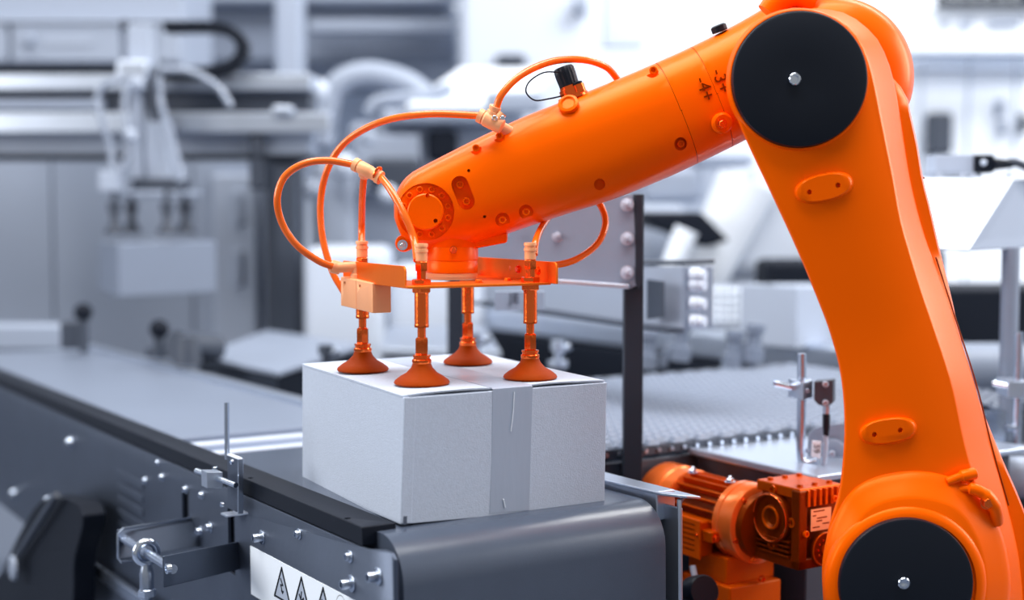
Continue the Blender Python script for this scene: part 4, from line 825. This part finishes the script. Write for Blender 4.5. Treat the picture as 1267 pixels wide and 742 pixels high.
# blurred machine seen between forearm and link
vm = thing('assembly_machine', 'blurred white machine with black wedge cover and slanting tubes, left of the lower link', 'machine', V((at(900, 300, 4).x, 4.0, 0)))
B().prism([at(x, y, 3.7) for x, y in ((792, 262), (868, 262), (904, 298), (872, 306), (842, 290), (812, 282))], V((0, .45, 0))).build('wedge_cover', M_blackm, vm, bevel=.01)
B().cyl(at(828, 334, 3.6), at(850, 284, 3.6), .026, .032).build('white_tube', M_white, vm)
B().cyl(at(868, 345, 4.0), at(925, 225, 4.0), .07, .09).build('slanting_duct', M_white, vm)
B().prism([at(x, y, 4.0) for x, y in ((890, 345), (915, 275), (940, 210), (975, 190), (1040, 215), (1050, 345))], V((0, .3, 0))).build('rounded_cover', M_wht2, vm, bevel=.06, seg=4)
fbox(840, 318, 1050, 4.05, .5).build('machine_body', M_wht2, vm, bevel=.03)
wbox(798, 205, 872, 252, 4.3, .2).build('control_panel', M_mgrey, vm, bevel=.03)
wbox(858, 188, 935, 206, 4.3, .2).build('cross_duct', M_mgrey, vm, bevel=.02)
wbox(788, 252, 850, 330, 4.25, .3).build('rear_column', M_lgrey, vm, bevel=.03)
o = fbox(950, 322, 1040, 3.55, .2).build('black_case', M_blackm, None, bevel=.02); tag(o, 'black case behind the blurred carton', 'case')
o = fbox(780, 190, 905, 5.2, .3).build('grey_machine', M_lgrey, None, bevel=.05); tag(o, 'pale grey machine standing behind the black wedge cover', 'machine')
# block and table behind the gripper
o = fbox(374, 306, 474, 3.9, .35).build('white_cabinet', M_wht2, None, bevel=.03); tag(o, 'bright white cabinet behind the left hoses and pale block', 'cabinet')
o = fbox(476, 330, 596, 3.95, .35).build('white_counter', M_wht2, None, bevel=.03); tag(o, 'white counter unit behind the gripper cups', 'cabinet')
o = fbox(598, 296, 700, 4.3, .3).build('pale_unit', M_lgrey, None, bevel=.03); tag(o, 'pale unit behind the bolted grey plate', 'cabinet')
tb2 = thing('work_table', 'blurred pale work table behind the suction cups and the carton', 'table', V((-.1, 2.9, 0)))
b = B(); b.prism([atz(470, 440, .88), atz(620, 445, .88), atz(600, 412, .88), atz(480, 412, .88)], V((0, 0, .02))); b.build('table_top', M_alu, tb2, bevel=.004)
b = B(); p, q = atz(470, 446, .86), atz(610, 452, .86); b.box((p.x, p.y+.06, .74), (q.x, p.y+.3, .86)); b.build('apron', M_dgrey, tb2)
for x in (-.24, -.06): B().box((x, 3.05, 0), (x+.04, 3.09, .75)).build('leg', M_dgrey, tb2)
for i, (x, y, s, l_) in enumerate(((403, 445, 1, 'small dark clamp peeping over the left carton edge'), (590, 430, .8, 'pale handle blurred just above the rear suction cup'), (690, 440, 1, 'pale clamp right of the right suction cup'))):
    o = thing('toggle_clamp', l_, 'clamp', at(x, y+14, 2.6)); B().lathe(at(x, y+14, 2.6), (0, 0, 1), [(.02*s, 0), (.02*s, .012), (.008, .014), (.008, .03), (.014*s, .032), (.014*s, .05)], 14).build('clamp_body', M_dgrey if i == 0 else M_alu, o)
    B().cyl(at(x, y-4, 2.6), at(x+16, y-12, 2.6), .007).build('lever', M_alu, o)
# background machinery behind the hoses
bgm = thing('packing_machine', 'large pale blurred machine with sloping white lid behind the left hoses', 'machine', V((-.9, 5.0, 0)))
b = B(); b.prism([at(500, 132, 4.6), at(640, 132, 4.6), at(690, 84, 5.2), at(570, 84, 5.2)], V((0, .02, -.02))); b.build('sloping_lid', M_white, bgm)
fbox(430, 150, 620, 4.75, .3).build('machine_body', M_mgrey, bgm, bevel=.03)
wbox(470, 134, 650, 152, 4.62, .4).build('lid_edge', M_lgrey, bgm, bevel=.02)
wbox(440, 165, 520, 240, 4.66, .03).build('side_door', M_lgrey, bgm, bevel=.02)
wbox(528, 160, 566, 200, 4.64, .06).build('dark_port', M_blackm, bgm, bevel=.02)
wbox(455, 195, 520, 235, 4.60, .06).build('dark_port', M_dgrey, bgm, bevel=.02)
wbox(600, 112, 672, 140, 4.5, .06).build('grey_guard', M_mgrey, bgm, bevel=.02)
b = B(); b.tube([at(398, 170, 4.9), at(412, 112, 4.9), at(450, 92, 4.9), at(500, 102, 4.9), at(535, 128, 4.9)], .045, 16); b.build('white_duct', M_wht3, bgm)
b = B(); b.tube([at(455, 140, 4.7), at(470, 125, 4.7), at(520, 120, 4.7), at(560, 108, 4.7)], .022, 14); b.build('white_duct', M_wht3, bgm)
for i, (x, y, r) in enumerate(((392, 112, 15), (400, 170, 14), (425, 205, 17), (390, 235, 14), (480, 240, 12), (455, 170, 9))):
    B().sphere(at(x, y, 4.5), r*4.5/F).build('rounded_cover', M_wht2 if i % 2 == 0 else M_lgrey, bgm)
fbox(384, 200, 440, 4.6, .2).build('front_box', M_lgrey, bgm, bevel=.04)
o = wbox(226, 6, 566, 78, 7.2, 1.8).build('overhead_duct', M_duct, None, bevel=.03); tag(o, 'wide grey overhead duct across the top behind the white column', 'duct')
o = wbox(226, -30, 566, 4, 7.05, .13).build('upper_duct', M_mgrey, None, bevel=.03); tag(o, 'paler strip duct at the top edge above the grey duct', 'duct')
o = wbox(380, 24, 566, 40, 7.0, .1).build('duct_rail', M_mgrey, None, bevel=.02); tag(o, 'pale rail along the front of the overhead duct', 'rail')
o = fbox(338, -60, 371, 5.6, .15).build('white_column', M_wht3, None, bevel=.02); tag(o, 'tall white column rising between the cable chain and the hoses', 'column')
tw = thing('tower_cabinet', 'tall white tower unit behind the forearm and black cap', 'cabinet', V((.3, 6.8, 0)))
fbox(566, -60, 735, 6.6, .4).build('tower_body', M_wht2, tw, bevel=.06)
wbox(612, 66, 652, 82, 6.52, .1).build('handle', M_dgrey, tw, bevel=.03)
wbox(712, -6, 728, 16, 6.52, .1).build('beacon', M_mgrey, tw, bevel=.02)
o = wbox(745, -20, 800, 60, 7.4, .1).build('wall_cabinet', M_wht2, None, bevel=.02); tag(o, 'pale wall cabinet above the forearm seam', 'cabinet')
o = wbox(838, -20, 905, 26, 7.4, .1).build('wall_box', M_white, None, bevel=.02); tag(o, 'white wall box above the elbow, left of the black cover', 'box')
# far right wall: sign, poster, switch box, pegs
sgn = wbox(1161, -30, 1330, 8, 6.0, .04).build('black_sign', M_blackm, None, bevel=.004); tag(sgn, 'black sign board with white letters cut by the top edge, far right', 'sign')
for i, x in enumerate((1172, 1187, 1204, 1221, 1240, 1256)):
    B().torus(at(x, -3, 5.995), (0, 1, 0), .012, .003, 16, 6).build('letter', M_label, sgn)
pst = wbox(1130, 10, 1330, 62, 6.05, .02).build('wall_notice', M_white, None, bevel=.002); tag(pst, 'white notice with a row of blurred grey characters below the black sign', 'notice')
random.seed(3)
for i, (x, hgt) in enumerate(((1168, 5), (1174, 7), (1194, 12), (1203, 12), (1228, 9), (1235, 9), (1242, 11), (1249, 9), (1256, 12), (1263, 10))):
    b = B(); y = 28-i*.4; bar3(b, at(x-3, y-hgt/2, 6.03), at(x+3, y-hgt/2+2, 6.03), .01, hgt*6.03/F); b.build('character', M_mgrey if i % 2 else M_lgrey, pst)
o = wbox(1151, 138, 1181, 192, 6.2, .11).build('switch_box', M_dgrey, None, bevel=.02); tag(o, 'dark grey switch box on the white wall right of the upper link', 'switch box')
o = thing('white_partition', 'white partition wall panels right of the upper link', 'partition', V((3.4, 6.3, 0)))
for k in range(4):
    p = at(1085+k*58, 66, 6.3); B().box((p.x, 6.3, 0), (p.x+54*6.3/F, 6.36, p.z)).build('panel', M_white, o, bevel=.004)
for i, (y0_, y1_) in enumerate(((42, 47), (64, 68), (84, 87))):
    o2 = wbox(1080, y0_, 1330, y1_, 6.26, .05).build('wall_rail', M_lgrey, None, bevel=.005); tag(o2, ('top', 'middle', 'lowest')[i]+' thin grey rail across the white partition at the right', 'rail', 'rails on the partition')
for i, (x, y, h_) in enumerate(((1236, 122, 22), (1240, 148, 18), (1265, 140, 24))):
    o2 = wbox(x, y, x+8, y+h_, 6.24, .07).build('hook', M_mgrey if i < 2 else M_dgrey, None, bevel=.01); tag(o2, ('upper grey hook on the partition near the right edge', 'lower grey hook on the partition near the right edge', 'dark hook cut by the right edge of the picture')[i], 'hook', 'hooks on the partition')
# ------------------------------------------------------------------ the gantry cell at left
YG = 4.0
ga = thing('gantry', 'blurred horizontal gantry rails above the small lifted carton', 'gantry', V((-1.0, YG, 0)))
for nm, y0_, y1_, x1_, m_, dy in (('dark_cable_tray', 80, 90, 170, M_blackm, .0), ('upper_rail', 91, 111, 385, M_alu, 0), ('shadow_slot', 111, 138, 383, M_dgrey, .06), ('lower_rail', 139, 164, 408, M_alu, -.02), ('lower_beam', 164, 191, 383, M_mgrey, .04), ('drip_edge', 191, 197, 383, M_blackm, .0)):
    wbox(-160, y0_, x1_, y1_, YG+dy, .14).build(nm, m_, ga, bevel=.004)
wbox(-160, 122, 128, 135, YG+.03, .05).build('inner_strip', M_mgrey, ga, bevel=.004)
wbox(336, 130, 362, 142, YG-.05, .05).build('bearing_block', M_alu, ga, bevel=.01)
for x in (-120, 340): fbox(x, 198, x+26, YG+.03, .1).build('leg', M_dgrey, ga, bevel=.004)
wbox(308, 165, 326, 235, YG, .06).build('hanging_bracket', M_dgrey, ga, bevel=.01)
# carriage with the second gripper
gh = thing('gantry_gripper', 'blurred gantry carriage with column, looped hoses and suction head', 'gripper', at(190, 280, 3.8))
wbox(157, 30, 187, 86, 3.85, .1).build('column_head', M_lgrey, gh, bevel=.006)
wbox(148, 24, 158, 34, 3.85, .05).build('end_stop', M_dgrey, gh, bevel=.004)
wbox(143, 74, 182, 100, 3.78, .08).build('carriage_block', M_alu, gh, bevel=.01)
wbox(162, 86, 176, 226, 3.85, .05).build('column_left', M_lgrey, gh, bevel=.005)
wbox(184, 86, 196, 150, 3.84, .05).build('column_slot', M_dgrey, gh, bevel=.005)
wbox(180, 150, 207, 222, 3.82, .07).build('lift_cylinder', M_lgrey, gh, bevel=.006)
wbox(163, 220, 222, 240, 3.80, .12).build('head_plate', M_dgrey, gh, bevel=.006)
wbox(136, 236, 235, 243, 3.78, .16).build('spreader', M_mgrey, gh, bevel=.006)
wbox(121, 211, 146, 238, 3.74, .06).build('ejector_block', M_lgrey, gh, bevel=.008)
for x, Y in ((142, 3.75), (163, 3.92), (207, 3.75), (229, 3.92)):
    z_ = at(150, 289, 3.78).z; p = at(x, 280, Y)
    B().lathe((p.x, Y, z_), (0, 0, 1), [(.028, 0), (.028, .006), (.012, .03), (.012, .06), (.018, .062), (.018, .085), (.008, .087), (.008, .125)], 18).build('suction_cup', M_dgrey, gh)
for pts in ([(150, 98), (130, 103), (121, 122), (126, 150), (136, 178), (140, 214)], [(160, 95), (154, 130), (160, 180), (150, 214)], [(198, 86), (235, 88), (268, 106), (286, 132)], [(196, 94), (200, 130), (212, 170), (226, 222)], [(205, 150), (214, 190), (222, 225)]):
    B().tube([at(x, y, 3.75) for x, y in pts], .009, 12).build('clear_hose', M_clear, gh)
for x, y in ((162, 168), (170, 104)): B().sphere(at(x, y, 3.7), .02).build('fitting', M_lgrey, gh)
# energy chain: every link a piece
ch = thing('cable_chain', 'black cable chain bent in a U above the gantry rails', 'cable chain', at(250, 90, 3.95))
lme = B(); lme.cbox((0, 0, 0), (.026, 0, 0), (0, .07, 0), (0, 0, .030)); lme.cbox((.008, 0, 0), (.018, 0, 0), (0, .076, 0), (0, 0, .022)); lme = lme.mesh('chain_link', M_blackm, smooth=0)
path = catp([(198, 34), (230, 34), (262, 34), (284, 39), (299, 52), (300, 68), (288, 81), (268, 88), (240, 90), (200, 90)], 14); P3 = [at(x, y, 3.95) for x, y in path]
acc = 0; last = P3[0]
for a, c in zip(P3, P3[1:]):
    acc += (c-a).length
    if acc >= .0285:
        acc = 0; o = bpy.data.objects.new('chain_link', lme); COL.objects.link(o); o.parent = ch; o.location = c-org(ch); d = (c-a).normalized(); o.rotation_euler = (0, -math.atan2(d.z, d.x), 0); WORG[o.name] = c
# the lifted carton
c3 = thing('cardboard_box', 'small blurred carton lifted by the gantry suction head at the left', 'box', at(145, 368, 3.68))
a_, b_, c_ = at(147, 368, 3.66), at(122, 360, 3.90), at(268, 362, 3.80)
up_ = V((0, 0, at(150, 302, 3.66).z-at(150, 368, 3.66).z)); b = B(); b.loft([[a_, b_, b_+c_-a_, c_], [a_+up_, b_+up_, b_+c_-a_+up_, c_+up_]]); b.build('carton_body', M_carton3, c3, bevel=.004)
b = B(); b.prism([a_+up_+(c_-a_)*.42, a_+up_+(c_-a_)*.6, a_+up_+(c_-a_)*.6+(b_-a_), a_+up_+(c_-a_)*.42+(b_-a_)], V((0, 0, .001))); b.build('packing_tape', M_tape, c3)
# enclosure panels behind
en = thing('machine_enclosure', 'broad plain grey machine enclosure filling the left background', 'machine', V((-1.2, 4.7, 0)))
for i, (x0_, x1_) in enumerate(((-220, 62), (64, 236), (238, 326))):
    fbox(x0_, 196, x1_, 4.7, .08).build('panel', M_mgrey, en, bevel=.004)
fbox(262, 215, 316, 4.66, .04).build('side_door', M_lgrey, en, bevel=.01)
for y in (235, 310): wbox(288, y, 300, y+45, 4.64, .03).build('window_slot', M_mgrey, en, bevel=.01)
fbox(327, 196, 366, 4.5, .2).build('corner_post', M_dgrey, en, bevel=.01)
cbn = thing('control_cabinet', 'white control cabinet with a round knob in the top left corner', 'cabinet', V((-1.6, 5.2, 0)))
fbox(-220, -40, 226, 5.2, .5).build('cabinet_body', M_wht3, cbn, bevel=.01)
for x0_, x1_ in ((-140, 9), (14, 148), (168, 222)): wbox(x0_, 28, x1_, 77, 5.16, .04).build('drawer_front', M_wht3, cbn, bevel=.008)
B().lathe(at(37, 50, 5.16), (0, -1, 0), [(.022, 0), (.022, .02), (.015, .03), (0, .03)], 20).build('knob', M_mgrey, cbn)
wbox(55, 46, 115, 55, 5.155, .01).build('name_strip', M_lgrey, cbn)
wbox(-160, 22, 226, 27, 5.15, .05).build('trim_strip', M_lgrey, cbn)
# things at the far end of the belt
ed = thing('end_stop_frame', 'low grey ledge closing the far end of the belt at the left edge', 'frame', V((-1.9, 3.9, 0)))
wbox(-160, 402, 76, 434, 3.6, .1).build('ledge', M_mgrey, ed, bevel=.01)
fbox(-100, 430, -60, 3.6, .08).build('leg', M_dgrey, ed)
sd = thing('sensor_stand', 'dark sensor on a short stand reflected in the far belt end', 'sensor', at(92, 432, 3.35)); 
wbox(74, 398, 100, 432, 3.35, .06).build('sensor_body', M_dgrey, sd, bevel=.006); B().cyl(at(104, 436, 3.3), at(103, 388, 3.3), .011).build('stand_rod', M_dgrey, sd); B().sphere(at(103, 386, 3.3), .022).build('stand_knob', M_blackm, sd)
o = thing('sensor_stand', 'dark knobbed stand beyond the belt under the lifted carton', 'sensor', at(197, 440, 3.1)); B().cyl(at(197, 440, 3.1), at(197, 408, 3.1), .012).build('stand_rod', M_dgrey, o); B().sphere(at(197, 407, 3.1), .022).build('stand_knob', M_blackm, o); B().lathe(at(197, 441, 3.1), (0, 0, 1), [(.03, 0), (.03, .02), (0, .02)], 16).build('foot', M_dgrey, o)
o = thing('drive_motor', 'dark blurred drive motor beside the far modular conveyor', 'motor', at(235, 446, 3.0)); B().cyl(at(218, 428, 3.0), at(268, 430, 3.1), .035, .03).build('motor_body', M_dgrey, o); B().lathe(at(233, 450, 2.95), (0, 0, 1), [(.03, 0), (.025, .04), (.02, .06)], 16).build('foot', M_dgrey, o)
fm = thing('far_conveyor', 'blurred modular belt conveyor behind the long belt, left of the near carton', 'conveyor', V((-.6, 3.2, 0)))
f0 = atz(245, 445, .875); 
for k in range(12):
    b = B(); s0_ = k/12; P_ = [atz(245, 445, .875), atz(345, 466, .875), atz(452, 430, .875), atz(330, 412, .875)]
    A_ = P_[0].lerp(P_[3], s0_); D_ = P_[1].lerp(P_[2], s0_); A2_ = P_[0].lerp(P_[3], s0_+.075); D2_ = P_[1].lerp(P_[2], s0_+.075)
    b.prism([A_, D_, D2_, A2_], V((0, 0, .01))); b.build('belt_slat', M_rubber, fm, bevel=.002)
b = B(); P_ = [atz(245, 446, .870), atz(345, 467, .870), atz(452, 431, .870), atz(330, 413, .870)]; b.prism(P_, V((0, 0, -.07))); b.build('side_frame', M_dgrey, fm, bevel=.004)
b = B(); p, q = P_[1], P_[2]; b.prism([p, q, q-V((0, 0, .09)), p-V((0, 0, .09))], V((.0, -.02, 0))); b.build('dark_end', M_blackm, fm)
for p in (P_[0], P_[2]): B().box((p.x+.03, p.y-.03, 0), (p.x+.07, p.y+.01, .8)).build('leg', M_dgrey, fm)
o = fbox(553, 300, 575, 2.55, .03).build('support_post', M_postd, None, bevel=.002); tag(o, 'dark post behind the gripper, between the front and the rear cup rods', 'post')
